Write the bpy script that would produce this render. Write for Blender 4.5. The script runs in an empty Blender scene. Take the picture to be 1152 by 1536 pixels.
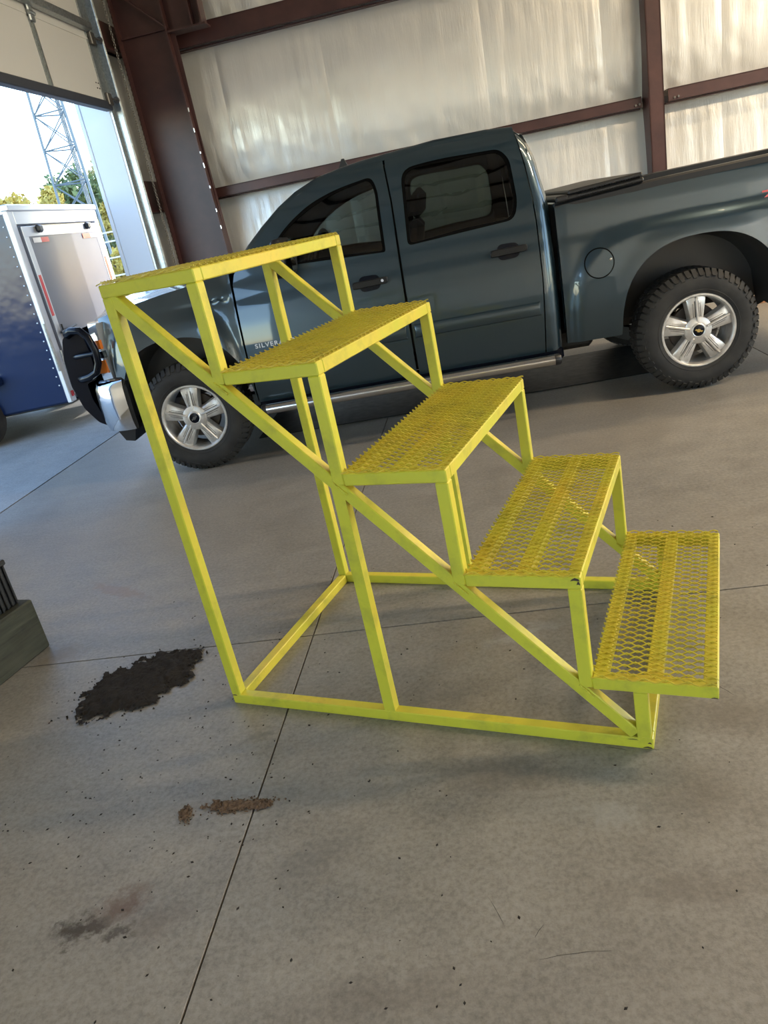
import bpy, bmesh, math, random
from mathutils import Vector, Matrix, noise

random.seed(7)
SC = bpy.context.scene
COL = SC.collection
PI = math.pi

# ------------------------------------------------------------------ camera
CAM = (1.95026, -4.86426, 1.5392)
RX, RR, RZ, FPX = 1.19602, -0.19933, 0.12981, 1114.0
cd = bpy.data.cameras.new('camera'); cam = bpy.data.objects.new('camera', cd); COL.objects.link(cam)
cd.sensor_fit = 'VERTICAL'; cd.sensor_height = 36.0; cd.lens = FPX / 1536.0 * 36.0
cd.clip_start = 0.05; cd.clip_end = 500
cam.matrix_world = Matrix.Translation(CAM) @ (Matrix.Rotation(RZ, 4, 'Z') @ Matrix.Rotation(RX, 4, 'X') @ Matrix.Rotation(RR, 4, 'Z'))
SC.camera = cam

# building frame: u along the back wall, v away from the camera
WY = -0.04302
CW, SW = math.cos(WY), math.sin(WY)
def B(u, v, z): return (CW*u - SW*v, SW*u + CW*v, z)
def Bd(u, v, z=0.0): return Vector((CW*u - SW*v, SW*u + CW*v, z))

# ------------------------------------------------------------------ sky, sun, exposure
w = bpy.data.worlds.new('sky'); SC.world = w; w.use_nodes = True
nt = w.node_tree; nt.nodes.clear()
sky = nt.nodes.new('ShaderNodeTexSky'); sky.sky_type = 'NISHITA'; sky.sun_disc = False
SUN_EL = math.radians(24)
sdir = Bd(0.56, 0.83).normalized()
sky.sun_elevation = SUN_EL; sky.sun_rotation = math.atan2(sdir.x, sdir.y)
sky.air_density = 1.0; sky.dust_density = 0.5; sky.ozone_density = 1.5
bg = nt.nodes.new('ShaderNodeBackground'); bg.inputs['Strength'].default_value = 0.62
wo = nt.nodes.new('ShaderNodeOutputWorld')
nt.links.new(sky.outputs['Color'], bg.inputs['Color']); nt.links.new(bg.outputs['Background'], wo.inputs['Surface'])
sd = bpy.data.lights.new('sun', 'SUN'); sd.energy = 3.2; sd.angle = math.radians(0.6); sd.color = (1.0, 0.93, 0.82)
so = bpy.data.objects.new('sun', sd); COL.objects.link(so)
tosun = Vector((sdir.x*math.cos(SUN_EL), sdir.y*math.cos(SUN_EL), math.sin(SUN_EL)))
so.rotation_euler = tosun.to_track_quat('Z', 'Y').to_euler(); so.location = (20, 30, 30)
so['kind'] = 'helper'
FILL_W = 48.0
vs = SC.view_settings
vs.view_transform = 'Standard'; vs.look = 'None'; vs.gamma = 1.0; vs.exposure = 0.74
try: vs.use_curve_mapping = False
except Exception: pass

# ------------------------------------------------------------------ material helpers
def mat(name, color, rough=0.5, metal=0.0, coat=0.0, spec=0.5):
    m = bpy.data.materials.new(name); m.use_nodes = True
    b = m.node_tree.nodes['Principled BSDF']
    b.inputs['Base Color'].default_value = (*color, 1); b.inputs['Roughness'].default_value = rough
    b.inputs['Metallic'].default_value = metal; b.inputs['Coat Weight'].default_value = coat
    b.inputs['Coat Roughness'].default_value = 0.03; b.inputs['Specular IOR Level'].default_value = spec
    return m
class N:
    """thin wrapper to wire nodes quickly"""
    def __init__(s, m): s.t = m.node_tree; s.b = s.t.nodes['Principled BSDF']
    def n(s, typ, **kw):
        x = s.t.nodes.new(typ)
        for k, v in kw.items():
            if k in x.inputs: x.inputs[k].default_value = v
            else: setattr(x, k, v)
        return x
    def l(s, a, b): s.t.links.new(a, b)
    def noise(s, vec, scale, detail=4, rough=0.6, dim='3D'):
        x = s.n('ShaderNodeTexNoise'); x.inputs['Scale'].default_value = scale
        x.inputs['Detail'].default_value = detail; x.inputs['Roughness'].default_value = rough
        s.l(vec, x.inputs['Vector']); return x.outputs['Fac']
    def ramp(s, fac, stops):
        x = s.n('ShaderNodeValToRGB'); e = x.color_ramp.elements
        while len(e) < len(stops): e.new(0.5)
        for el, (p, c) in zip(e, stops):
            el.position = p; el.color = (*c, 1) if len(c) == 3 else c
        s.l(fac, x.inputs['Fac']); return x.outputs['Color']
    def mix(s, fac, a, b, blend='MIX'):
        x = s.n('ShaderNodeMix', data_type='RGBA', blend_type=blend)
        if isinstance(fac, (int, float)): x.inputs[0].default_value = fac
        else: s.l(fac, x.inputs[0])
        for i, c in ((6, a), (7, b)):
            if isinstance(c, tuple): x.inputs[i].default_value = (*c, 1)
            else: s.l(c, x.inputs[i])
        return x.outputs[2]
    def math(s, op, a, b=None, clamp=False):
        x = s.n('ShaderNodeMath', operation=op, use_clamp=clamp)
        for i, c in ((0, a), (1, b)):
            if c is None: continue
            if isinstance(c, (int, float)): x.inputs[i].default_value = c
            else: s.l(c, x.inputs[i])
        return x.outputs[0]
    def obj(s, scale=(1, 1, 1), rot=(0, 0, 0)):
        tc = s.n('ShaderNodeTexCoord'); mp = s.n('ShaderNodeMapping')
        mp.inputs['Scale'].default_value = scale; mp.inputs['Rotation'].default_value = rot
        s.l(tc.outputs['Object'], mp.inputs['Vector']); return mp.outputs['Vector']
    def pos(s, scale=(1, 1, 1), rot=(0, 0, 0)):
        g = s.n('ShaderNodeNewGeometry'); mp = s.n('ShaderNodeMapping')
        mp.inputs['Scale'].default_value = scale; mp.inputs['Rotation'].default_value = rot
        s.l(g.outputs['Position'], mp.inputs['Vector']); return mp.outputs['Vector']
    def bump(s, h, strength=0.3, dist=0.01):
        x = s.n('ShaderNodeBump'); x.inputs['Strength'].default_value = strength; x.inputs['Distance'].default_value = dist
        s.l(h, x.inputs['Height']); s.l(x.outputs['Normal'], s.b.inputs['Normal'])
    def color(s, c): s.l(c, s.b.inputs['Base Color'])
    def rough(s, c): s.l(c, s.b.inputs['Roughness'])

M = {}
# concrete floor
def concrete(name, lo, hi, warm, r0, r1, stains=True):
    m = mat(name, hi, 0.6); n = N(m)
    p = n.pos()
    big = n.noise(p, 0.9, 6, 0.65); mid = n.noise(p, 5.0, 7, 0.7); fine = n.noise(p, 60, 5, 0.75); vfine = n.noise(p, 320, 2, 0.6)
    streak = n.noise(n.pos((1.6, 5, 1), (0, 0, 0.35)), 1.5, 6, 0.7)
    c = n.ramp(big, [(0.30, lo), (0.70, hi)])
    c = n.mix(0.55, c, n.ramp(mid, [(0.34, tuple(x*0.58 for x in lo)), (0.60, hi)]))
    c = n.mix(0.20, c, n.ramp(streak, [(0.37, tuple(x*0.60 for x in lo)), (0.62, tuple(min(1, x*1.1) for x in hi))]))
    c = n.mix(0.50, c, n.ramp(fine, [(0.3, tuple(x*0.55 for x in lo)), (0.6, hi)]))
    c = n.mix(n.math('MULTIPLY', n.math('SUBTRACT', n.noise(p, 0.55, 3), 0.45, True), 1.6, True), c, n.mix(0.5, c, warm))
    sp = n.ramp(n.noise(p, 55, 4, 0.65), [(0.68, (0, 0, 0)), (0.735, (1, 1, 1))])
    c = n.mix(n.math('MULTIPLY', sp, 0.55), c, (0.03, 0.028, 0.026))
    if stains:
        g = n.n('ShaderNodeNewGeometry')
        wob = n.n('ShaderNodeTexNoise'); wob.inputs['Scale'].default_value = 14; wob.inputs['Detail'].default_value = 6; wob.inputs['Roughness'].default_value = 0.7
        n.l(g.outputs['Position'], wob.inputs['Vector'])
        wv = n.n('ShaderNodeVectorMath', operation='MULTIPLY_ADD'); wv.inputs[1].default_value = (0.22, 0.22, 0); wv.inputs[2].default_value = (-0.11, -0.11, 0)
        n.l(wob.outputs['Color'], wv.inputs[0])
        ad = n.n('ShaderNodeVectorMath', operation='ADD'); n.l(g.outputs['Position'], ad.inputs[0]); n.l(wv.outputs['Vector'], ad.inputs[1])
        def stain(x, y, rx, ry, ang, col, amt, soft=0.5):
            nonlocal c
            mp = n.n('ShaderNodeMapping', vector_type='TEXTURE'); mp.inputs['Location'].default_value = (x, y, 0)
            mp.inputs['Rotation'].default_value = (0, 0, ang); mp.inputs['Scale'].default_value = (rx, ry, 1)
            n.l(ad.outputs['Vector'], mp.inputs['Vector'])
            ln = n.n('ShaderNodeVectorMath', operation='LENGTH'); 
            sx = n.n('ShaderNodeVectorMath', operation='MULTIPLY'); sx.inputs[1].default_value = (1, 1, 0)
            n.l(mp.outputs['Vector'], sx.inputs[0]); n.l(sx.outputs['Vector'], ln.inputs[0])
            mr = n.n('ShaderNodeMapRange'); mr.inputs['From Min'].default_value = 1.0; mr.inputs['From Max'].default_value = 1.0-soft
            mr.inputs['To Max'].default_value = amt
            n.l(ln.outputs['Value'], mr.inputs['Value'])
            c = n.mix(mr.outputs['Result'], c, col)
        stain(0.88, -3.49, 0.095, 0.060, 0.5, (0.110, 0.062, 0.040), 0.75, 0.8)
        stain(0.80, -3.555, 0.10, 0.035, 0.3, (0.050, 0.036, 0.022), 0.9, 0.75)
        stain(0.91, -3.57, 0.06, 0.025, 0.2, (0.050, 0.038, 0.025), 0.8, 0.75)
        stain(0.765, -3.545, 0.035, 0.05, 0.2, (0.042, 0.031, 0.018), 0.9, 0.75)
        stain(1.00, -3.55, 0.10, 0.05, 0.2, (0.12, 0.085, 0.058), 0.35, 0.9)
        stain(0.06, -1.52, 0.28, 0.05, -0.55, (0.22, 0.14, 0.09), 0.5)
        stain(0.03, -2.12, 0.14, 0.12, 0.3, (0.17, 0.125, 0.075), 0.65, 0.8)
        stain(2.17, -3.34, 0.10, 0.05, -0.3, (0.38, 0.375, 0.355), 0.35, 0.9)
        stain(2.06, -2.42, 0.20, 0.05, 0.3, (0.40, 0.405, 0.40), 0.6, 0.9)
        stain(1.75, -1.95, 0.10, 0.04, 0.2, (0.38, 0.385, 0.38), 0.35, 0.9)
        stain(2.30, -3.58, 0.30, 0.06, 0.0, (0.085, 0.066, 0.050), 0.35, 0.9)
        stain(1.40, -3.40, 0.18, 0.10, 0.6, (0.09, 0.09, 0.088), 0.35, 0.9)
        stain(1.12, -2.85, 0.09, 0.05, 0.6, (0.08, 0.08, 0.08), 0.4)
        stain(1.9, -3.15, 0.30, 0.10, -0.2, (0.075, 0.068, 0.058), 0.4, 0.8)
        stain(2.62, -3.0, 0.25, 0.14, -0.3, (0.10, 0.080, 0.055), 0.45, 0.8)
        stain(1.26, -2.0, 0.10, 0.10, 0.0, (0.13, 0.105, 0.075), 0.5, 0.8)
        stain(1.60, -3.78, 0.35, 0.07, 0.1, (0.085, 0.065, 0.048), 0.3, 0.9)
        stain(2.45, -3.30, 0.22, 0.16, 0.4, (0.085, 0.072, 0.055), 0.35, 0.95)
        stain(1.75, -2.75, 0.22, 0.10, 0.2, (0.10, 0.10, 0.098), 0.4, 0.95)
        stain(1.95, -2.95, 0.12, 0.09, -0.2, (0.36, 0.365, 0.36), 0.25, 0.95)
    n.color(c)
    n.rough(n.math('ADD', n.math('MULTIPLY', mid, r1-r0), r0))
    n.bump(n.math('ADD', n.math('MULTIPLY', fine, 0.6), n.math('MULTIPLY', vfine, 0.4)), 0.40, 0.003)
    return m
M['floor'] = concrete('concrete_floor', (0.165, 0.154, 0.136), (0.318, 0.300, 0.265), (0.230, 0.185, 0.135), 0.30, 0.58)
M['pavement'] = concrete('outdoor_concrete', (0.20, 0.205, 0.205), (0.33, 0.33, 0.32), (0.26, 0.23, 0.19), 0.6, 0.9, stains=False)

# yellow paint with sprayed-over dark and lime patches
def yellow(name, c0, c1, dark, chips=True):
    m = mat(name, c0, 0.38); n = N(m); p = n.obj()
    c = n.mix(n.ramp(n.noise(p, 4.5, 4), [(0.38, (0, 0, 0)), (0.66, (1, 1, 1))]), c0, c1)
    if chips:
        tc = n.n('ShaderNodeTexCoord'); sp = n.n('ShaderNodeSeparateXYZ'); n.l(tc.outputs['Normal'], sp.inputs[0])
        k = n.math('ADD', n.math('MULTIPLY', sp.outputs['Y'], -1.0), n.math('MULTIPLY', n.noise(p, 7, 3), 0.5))
        c = n.mix(n.ramp(k, [(0.55, (0, 0, 0)), (0.95, (1, 1, 1))]), c, (0.57, 0.575, 0.045))
    c = n.mix(n.ramp(n.noise(p, 9, 5, 0.65), [(0.50, (0, 0, 0)), (0.74, (0.85, 0.85, 0.85))]), c, dark)
    if chips:
        c = n.mix(n.ramp(n.noise(p, 55, 5, 0.7), [(0.725, (0, 0, 0)), (0.74, (1, 1, 1))]), c, (0.05, 0.035, 0.025))
    n.color(c); n.rough(n.math('ADD', n.math('MULTIPLY', n.noise(p, 20, 4), 0.25), 0.22))
    n.bump(n.noise(p, 140, 3), 0.12, 0.002)
    return m
M['yellow'] = yellow('yellow_paint', (0.62, 0.58, 0.055), (0.74, 0.57, 0.065), (0.38, 0.39, 0.045))
M['mesh'] = yellow('yellow_mesh_paint', (0.56, 0.48, 0.045), (0.64, 0.49, 0.05), (0.30, 0.28, 0.035), False)

# truck materials
def carpaint():
    m = mat('blue_grey_car_paint', (0.030, 0.052, 0.070), 0.30, 0.55, 1.0); n = N(m)
    fl = n.noise(n.obj(), 900, 2)
    n.color(n.mix(fl, (0.015, 0.036, 0.052), (0.030, 0.060, 0.080))); return m
M['paint'] = carpaint()
M['chrome'] = mat('chrome', (0.72, 0.73, 0.74), 0.07, 1.0)
M['steelbar'] = mat('polished_steel', (0.55, 0.55, 0.55), 0.16, 1.0)
M['black_plastic'] = mat('black_plastic', (0.012, 0.013, 0.015), 0.42)
M['gloss_black'] = mat('gloss_black_paint', (0.003, 0.005, 0.011), 0.22, 0, 0.0, 0.22)
M['under'] = mat('underbody_black', (0.015, 0.014, 0.013), 0.7)
M['liner'] = mat('wheel_liner', (0.055, 0.055, 0.055), 0.38)
M['seal'] = mat('rubber_seal', (0.002, 0.002, 0.002), 0.7, 0, 0, 0.08)
M['interior'] = mat('interior_cloth', (0.018, 0.018, 0.019), 0.85)
def rubber():
    m = mat('tyre_rubber', (0.022, 0.022, 0.023), 0.72); n = N(m); p = n.obj()
    n.color(n.ramp(n.noise(p, 7, 5), [(0.3, (0.014, 0.014, 0.015)), (0.7, (0.040, 0.038, 0.035))]))
    n.bump(n.noise(p, 60, 4), 0.2, 0.003); return m
M['rubber'] = rubber()
def alloy():
    m = mat('alloy', (0.62, 0.61, 0.59), 0.34, 0.65); n = N(m)
    n.color(n.ramp(n.noise(n.obj(), 12, 5), [(0.3, (0.52, 0.50, 0.48)), (0.6, (0.76, 0.75, 0.73))])); return m
M['alloy'] = alloy()
M['alloy_dark'] = mat('alloy_groove', (0.16, 0.155, 0.15), 0.45, 0.7)
M['brake'] = mat('brake_iron', (0.10, 0.085, 0.075), 0.6, 0.5)
M['gold'] = mat('gold_emblem', (0.65, 0.47, 0.16), 0.35, 0.6)
M['white_badge'] = mat('bright_badge', (0.75, 0.77, 0.8), 0.25, 0.4)
M['red_decal'] = mat('red_decal', (0.55, 0.025, 0.03), 0.3, 0, 0.5)
M['amber'] = mat('amber_lens', (0.75, 0.20, 0.03), 0.12, 0, 0.8)
M['redlens'] = mat('red_lens', (0.45, 0.01, 0.012), 0.12, 0, 0.8)
M['lamp_clear'] = mat('headlamp_clear', (0.62, 0.66, 0.70), 0.08, 0.5, 1.0)
def glass(name, tint, ref):
    m = bpy.data.materials.new(name); m.use_nodes = True; t = m.node_tree; t.nodes.clear()
    o = t.nodes.new('ShaderNodeOutputMaterial'); mx = t.nodes.new('ShaderNodeMixShader')
    tr = t.nodes.new('ShaderNodeBsdfTransparent'); tr.inputs['Color'].default_value = (*tint, 1)
    gl = t.nodes.new('ShaderNodeBsdfGlossy'); gl.inputs['Roughness'].default_value = 0.01
    fr = t.nodes.new('ShaderNodeFresnel'); fr.inputs['IOR'].default_value = ref
    t.links.new(fr.outputs['Fac'], mx.inputs['Fac']); t.links.new(tr.outputs['BSDF'], mx.inputs[1])
    t.links.new(gl.outputs['BSDF'], mx.inputs[2]); t.links.new(mx.outputs['Shader'], o.inputs['Surface'])
    return m
M['tint'] = glass('tinted_glass', (0.26, 0.29, 0.28), 1.52)
M['tint_rear'] = glass('privacy_glass', (0.20, 0.23, 0.21), 1.5)
M['clear'] = glass('windscreen_glass', (0.75, 0.82, 0.80), 1.5)

# building materials
M['primer'] = mat('red_oxide_steel', (0.075, 0.030, 0.027), 0.42); _n = N(M['primer'])
_n.color(_n.ramp(_n.noise(_n.pos(), 3, 5), [(0.3, (0.048, 0.018, 0.018)), (0.7, (0.085, 0.033, 0.029))]))
def vinyl():
    m = mat('white_vinyl_facing', (0.74, 0.73, 0.70), 0.28, 0.22); n = N(m)
    a = n.noise(n.pos((26, 26, 1.6)), 1.0, 6, 0.6); b = n.noise(n.pos((70, 70, 5)), 1.0, 4, 0.6); d = n.noise(n.pos((9, 9, 14)), 1.3, 5, 0.7)
    h = n.math('ADD', n.math('MULTIPLY', a, 0.9), n.math('ADD', n.math('MULTIPLY', b, 0.35), n.math('MULTIPLY', d, 0.25)))
    n.bump(h, 0.24, 0.02)
    n.color(n.ramp(n.noise(n.pos((1, 1, 0.6)), 1.2, 3), [(0.3, (0.70, 0.685, 0.65)), (0.7, (0.82, 0.80, 0.76))]))
    return m
M['vinyl'] = vinyl()
M['sheet'] = mat('metal_siding', (0.52, 0.54, 0.56), 0.5, 0.2)
M['jamb'] = mat('blue_white_trim', (0.62, 0.66, 0.73), 0.5)
def galv():
    m = mat('galvanised_steel', (0.42, 0.45, 0.46), 0.35, 0.85); n = N(m)
    n.color(n.ramp(n.noise(n.pos(), 45, 4), [(0.3, (0.30, 0.33, 0.34)), (0.7, (0.52, 0.55, 0.56))])); return m
M['galv'] = galv()
M['doorpanel'] = mat('door_panel_beige', (0.62, 0.60, 0.575), 0.5)
M['rubber_strip'] = mat('door_rubber', (0.035, 0.04, 0.055), 0.5)
M['steel_dark'] = mat('chain_steel', (0.16, 0.15, 0.14), 0.45, 0.8)

# ------------------------------------------------------------------ geometry helpers
class MB:
    def __init__(s, off=(0, 0, 0)): s.v = []; s.f = []; s.o = Vector(off)
    def add(s, vs, fs):
        k = len(s.v); s.v += [tuple(Vector(v) - s.o) for v in vs]; s.f += [tuple(i+k for i in f) for f in fs]
    def box(s, lo, hi, xf=None):
        x0, y0, z0 = lo; x1, y1, z1 = hi
        vs = [(x0, y0, z0), (x1, y0, z0), (x1, y1, z0), (x0, y1, z0), (x0, y0, z1), (x1, y0, z1), (x1, y1, z1), (x0, y1, z1)]
        if xf: vs = [xf(*v) for v in vs]
        s.add(vs, [(0, 3, 2, 1), (4, 5, 6, 7), (0, 1, 5, 4), (1, 2, 6, 5), (2, 3, 7, 6), (3, 0, 4, 7)])
    def bbox(s, lo, hi, r=0.004, xf=None):
        """box with chamfered edges"""
        bm = bmesh.new(); bmesh.ops.create_cube(bm, size=1)
        for v in bm.verts:
            v.co = Vector(((lo[i]+hi[i])/2 + v.co[i]*(hi[i]-lo[i])) for i in range(3))
        bmesh.ops.bevel(bm, geom=bm.edges[:], offset=r, segments=1, affect='EDGES')
        bm.verts.index_update()
        vs = [tuple(v.co) for v in bm.verts]
        if xf: vs = [xf(*v) for v in vs]
        s.add(vs, [tuple(v.index for v in f.verts) for f in bm.faces]); bm.free()
    def tube(s, pts, r, n=10, closed=False, caps=True):
        pts = [Vector(p) for p in pts]; m = len(pts); rings = []
        up = None
        for i, p in enumerate(pts):
            if closed: t = pts[(i+1) % m] - pts[i-1]
            else: t = pts[min(i+1, m-1)] - pts[max(i-1, 0)]
            t.normalize()
            if up is None:
                up = Vector((0, 0, 1)) if abs(t.z) < 0.9 else Vector((1, 0, 0))
            a = up.cross(t).normalized(); b = t.cross(a).normalized(); up = b
            rr = r[i] if isinstance(r, (list, tuple)) else r
            rings.append([p + a*rr*math.cos(2*PI*k/n) + b*rr*math.sin(2*PI*k/n) for k in range(n)])
        vs = [v for q in rings for v in q]; fs = []
        for i in range(m if closed else m-1):
            j = (i+1) % m
            for k in range(n): fs.append((i*n+k, i*n+(k+1) % n, j*n+(k+1) % n, j*n+k))
        if caps and not closed:
            fs.append(tuple(range(n-1, -1, -1))); fs.append(tuple((m-1)*n+k for k in range(n)))
        s.add(vs, fs)
    def lathe(s, prof, c, n=48, axis='y', closed=False):
        """prof = [(r, h)] about axis through c"""
        vs = []; fs = []; m = len(prof)
        for k in range(n):
            a = 2*PI*k/n
            for r, h in prof:
                if axis == 'y': vs.append((c[0]+r*math.cos(a), c[1]+h, c[2]+r*math.sin(a)))
                else: vs.append((c[0]+r*math.cos(a), c[1]+r*math.sin(a), c[2]+h))
        for k in range(n):
            j = (k+1) % n
            for i in range(m-1 + (1 if closed else 0)):
                i2 = (i+1) % m
                fs.append((k*m+i, k*m+i2, j*m+i2, j*m+i))
        s.add(vs, fs)
    def prism(s, poly, d0, d1, xf):
        """extrude 2-D polygon: xf(a, b, d) -> xyz"""
        n = len(poly)
        vs = [xf(a, b, d0) for a, b in poly] + [xf(a, b, d1) for a, b in poly]
        fs = [tuple(range(n-1, -1, -1)), tuple(range(n, 2*n))] + [(i, (i+1) % n, n+(i+1) % n, n+i) for i in range(n)]
        s.add(vs, fs)
    def build(s, name, material, parent=None, smooth=None, fix=True, **props):
        me = bpy.data.meshes.new(name); me.from_pydata(s.v, [], s.f)
        if fix:
            bm = bmesh.new(); bm.from_mesh(me); bmesh.ops.recalc_face_normals(bm, faces=bm.faces[:]); bm.to_mesh(me); bm.free()
        me.materials.append(material)
        if smooth is not None:
            for p in me.polygons: p.use_smooth = True
            me.set_sharp_from_angle(angle=math.radians(smooth))
        o = bpy.data.objects.new(name, me); COL.objects.link(o)
        if parent is not None: o.parent = parent
        for k, v in props.items(): o[k] = v
        return o
def root(name, loc, label, cat, rz=0.0, group=None):
    o = bpy.data.objects.new(name, None); COL.objects.link(o); o.location = loc; o.rotation_euler = (0, 0, rz)
    o.empty_display_size = 0.2
    o['label'] = label; o['category'] = cat
    if group: o['group'] = group
    return o
def tag(o, label, cat, group=None):
    o['label'] = label; o['category'] = cat
    if group: o['group'] = group
    return o
def struct(o): o['kind'] = 'structure'; return o
def lerp(a, b, t): return a + (b-a)*t
def interp(pts, x):
    if x <= pts[0][0]: return pts[0][1]
    for (x0, y0), (x1, y1) in zip(pts, pts[1:]):
        if x <= x1: return y0 + (y1-y0)*(x-x0)/(x1-x0) if x1 > x0 else y1
    return pts[-1][1]
def resample(poly, n):
    L = [0]
    for a, b in zip(poly, poly[1:]): L.append(L[-1] + math.dist(a, b))
    out = []
    for i in range(n):
        d = L[-1]*i/(n-1); k = 0
        while k < len(L)-2 and L[k+1] < d: k += 1
        t = (d-L[k])/max(1e-9, L[k+1]-L[k])
        out.append(tuple(lerp(p, q, t) for p, q in zip(poly[k], poly[k+1])))
    return out
def rounded(poly, r, seg=5):
    """round the corners of a closed polygon; r may be a list"""
    n = len(poly); out = []
    for i in range(n):
        p = Vector(poly[i]); a = Vector(poly[i-1]) - p; b = Vector(poly[(i+1) % n]) - p
        rr = r[i] if isinstance(r, (list, tuple)) else r
        rr = min(rr, a.length*0.48, b.length*0.48)
        if rr < 1e-4: out.append(tuple(p)); continue
        p0 = p + a.normalized()*rr; p1 = p + b.normalized()*rr
        for k in range(seg+1):
            t = k/seg; q = p0*(1-t)**2 + p*2*t*(1-t) + p1*t*t; out.append(tuple(q))
    return out

# ================================================================== THE BUILDING
UD, VW = -1.4, 4.8          # door wall plane, back wall plane (inner faces)
UE, VF, ZC = 13.0, -12.5, 6.4
# ---- floor: saw-cut slabs
fl = MB()
fl.box((UD-0.2, VF, -0.30), (UE, VW+0.2, -0.06), B)
floor = struct(fl.build('floor', M['floor']))
us = [UD-0.2, 1.31, 4.3, 7.3, 10.3, UE]; vss = [VF, -8.6, -5.4, -2.18, VW+0.2]
g = 0.003
for i in range(len(us)-1):
    for j in range(len(vss)-1):
        m = MB(); m.bbox((us[i]+g, vss[j]+g, -0.06), (us[i+1]-g, vss[j+1]-g, 0.0), 0.0009, B)
        m.build('slab', M['floor'], floor)
# ---- outdoor concrete and far ground
m = MB(); m.box((-70, -60, -0.4), (UD-0.222, 90, -0.003), B); m.box((UD-0.222, VW+0.21, -0.4), (60, 90, -0.02), B); m.box((UD-0.21, -60, -0.4), (60, VF-0.01, -0.02), B)
struct(m.build('ground', M['pavement']))

# ---- back wall: siding, girts, post, insulation
m = MB(); m.box((UD-0.2, VW+0.12, 0), (UE, VW+0.2, ZC+0.3), B)
wall_back = struct(m.build('wall_back', M['sheet']))
def bay(u0, u1, z0, z1, seed, sag=0.085):
    nu, nz = 44, 56 if z1-z0 > 1.3 else 40
    V = []; Fc = []
    for j in range(nz+1):
        for i in range(nu+1):
            s, t = i/nu, j/nz
            u = lerp(u0, u1, s); z = lerp(z0, z1, t)
            edge_u = min(s, 1-s)*2; edge_z = min(t, 1-t)*2
            b = sag*(1-(1-min(1, edge_z*1.25))**2)*(0.86+0.14*min(1, edge_u*9))
            lo = 1.0 + 1.6*max(0, 0.45-t)
            wv = noise.noise((u*9, z*0.7+seed, 1.7))*0.008 + noise.noise((u*22, z*1.5+seed, 4.2))*0.0042
            wv += noise.noise((u*7+z*4, z*5-u*3, seed))*0.004*lo
            wv *= lo*min(1, edge_z*6+0.15)*min(1, edge_u*12+0.2)
            V.append(B(u, VW+0.10-b+wv, z))
    for j in range(nz):
        for i in range(nu):
            a = j*(nu+1)+i; Fc.append((a, a+1, a+nu+2, a+nu+1))
    q = MB(); q.add(V, Fc); q.build('insulation_panel', M['vinyl'], wall_back, smooth=60, fix=False)
seams = [UD-0.2, -0.40, 0.825, 2.60, 3.86, 5.10, 6.35, 7.6, 8.85, 10.1]
for k in range(len(seams)-1):
    bay(seams[k], seams[k+1], 0.02, 2.10, k*3.1)
    bay(seams[k], seams[k+1], 2.16, 3.70, k*3.1+40)
    bay(seams[k], seams[k+1], 3.78, 6.0, k*3.1+80)
def girt(u0, u1, z0, z1, parent, v=VW):
    # Z-section: web facing the room, small lips, flange below, bolt clip
    q = MB()
    q.box((u0, v-0.085, z0), (u1, v-0.07, z1), B)             # inner flange, proud
    q.box((u0, v-0.085, z1-0.012), (u1, v+0.11, z1), B)      # web top leg
    q.box((u0, v-0.0, z0-0.012), (u1, v+0.11, z0), B)
    q.box((u0, v-0.10, z0+0.005), (u1, v-0.083, z0+(z1-z0)*0.42), B)   # lapped lower lip
    return q.build('girt', M['primer'], parent)
girt(-1.25, 4.22, 2.085, 2.195, wall_back)
girt(4.50, 10.2, 2.085, 2.215, wall_back)
girt(-1.25, 4.22, 3.66, 3.87, wall_back)
girt(4.50, 10.2, 3.66, 3.87, wall_back)
girt(-1.25, 10.2, 5.3, 5.42, wall_back)
q = MB()   # the right-hand post, C shaped
q.box((4.265, VW-0.22, 0), (4.425, VW-0.205, ZC), B); q.box((4.265, VW-0.22, 0), (4.28, VW+0.10, ZC), B); q.box((4.41, VW-0.22, 0), (4.425, VW-0.13, ZC), B)
q.build('steel_post', M['primer'], wall_back)
for u in (4.15, 4.56):
    q = MB(); q.tube([B(u, VW-0.105, 2.115), B(u, VW-0.12, 2.115)], 0.012, 8); q.tube([B(u+0.04, VW-0.105, 2.118), B(u+0.04, VW-0.12, 2.118)], 0.012, 8)
    q.build('girt_bolt', M['steel_dark'], wall_back)
# concrete foot curb under the wall
q = MB(); q.box((UD-0.2, VW-0.03, 0), (UE, VW+0.12, 0.10), B); struct(q.build('baseboard_back', M['floor']))

# ---- left wall with the two door openings
D1 = (-0.36, 3.90, 4.6); D2 = (-12.0, -6.9, 4.4)
m = MB()
m.box((UD-0.2, D1[1]+0.05, 0), (UD-0.1, VW+0.2, ZC), B)
m.box((UD-0.2, D1[0], D1[2]), (UD-0.1, D1[1], ZC), B)
m.box((UD-0.2, D2[1], 0), (UD-0.1, D1[0], ZC), B)
m.box((UD-0.2, D2[0], D2[2]), (UD-0.1, D2[1], ZC), B)
m.box((UD-0.2, VF, 0), (UD-0.1, D2[0], ZC), B)
wall_left = struct(m.build('wall_left', M['sheet']))
def lbay(v0, v1, z0, z1, seed):
    nu, nz = 22, 40; V = []; Fc = []
    for j in range(nz+1):
        for i in range(nu+1):
            s, t = i/nu, j/nz; e = min(1, min(t, 1-t)*5)*min(1, min(s, 1-s)*5)
            v = lerp(v0, v1, s); z = lerp(z0, z1, t)
            d = 0.03*e + e*(noise.noise((v*9, z*1.2, seed))*0.012 + noise.noise((v*22, z*3, seed))*0.005)
            V.append(B(UD-0.09+d, v, z))
    for j in range(nz):
        for i in range(nu):
            a = j*(nu+1)+i; Fc.append((a, a+1, a+nu+2, a+nu+1))
    q = MB(); q.add(V, Fc); q.build('insulation_panel', M['vinyl'], wall_left, smooth=60, fix=False)
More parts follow.
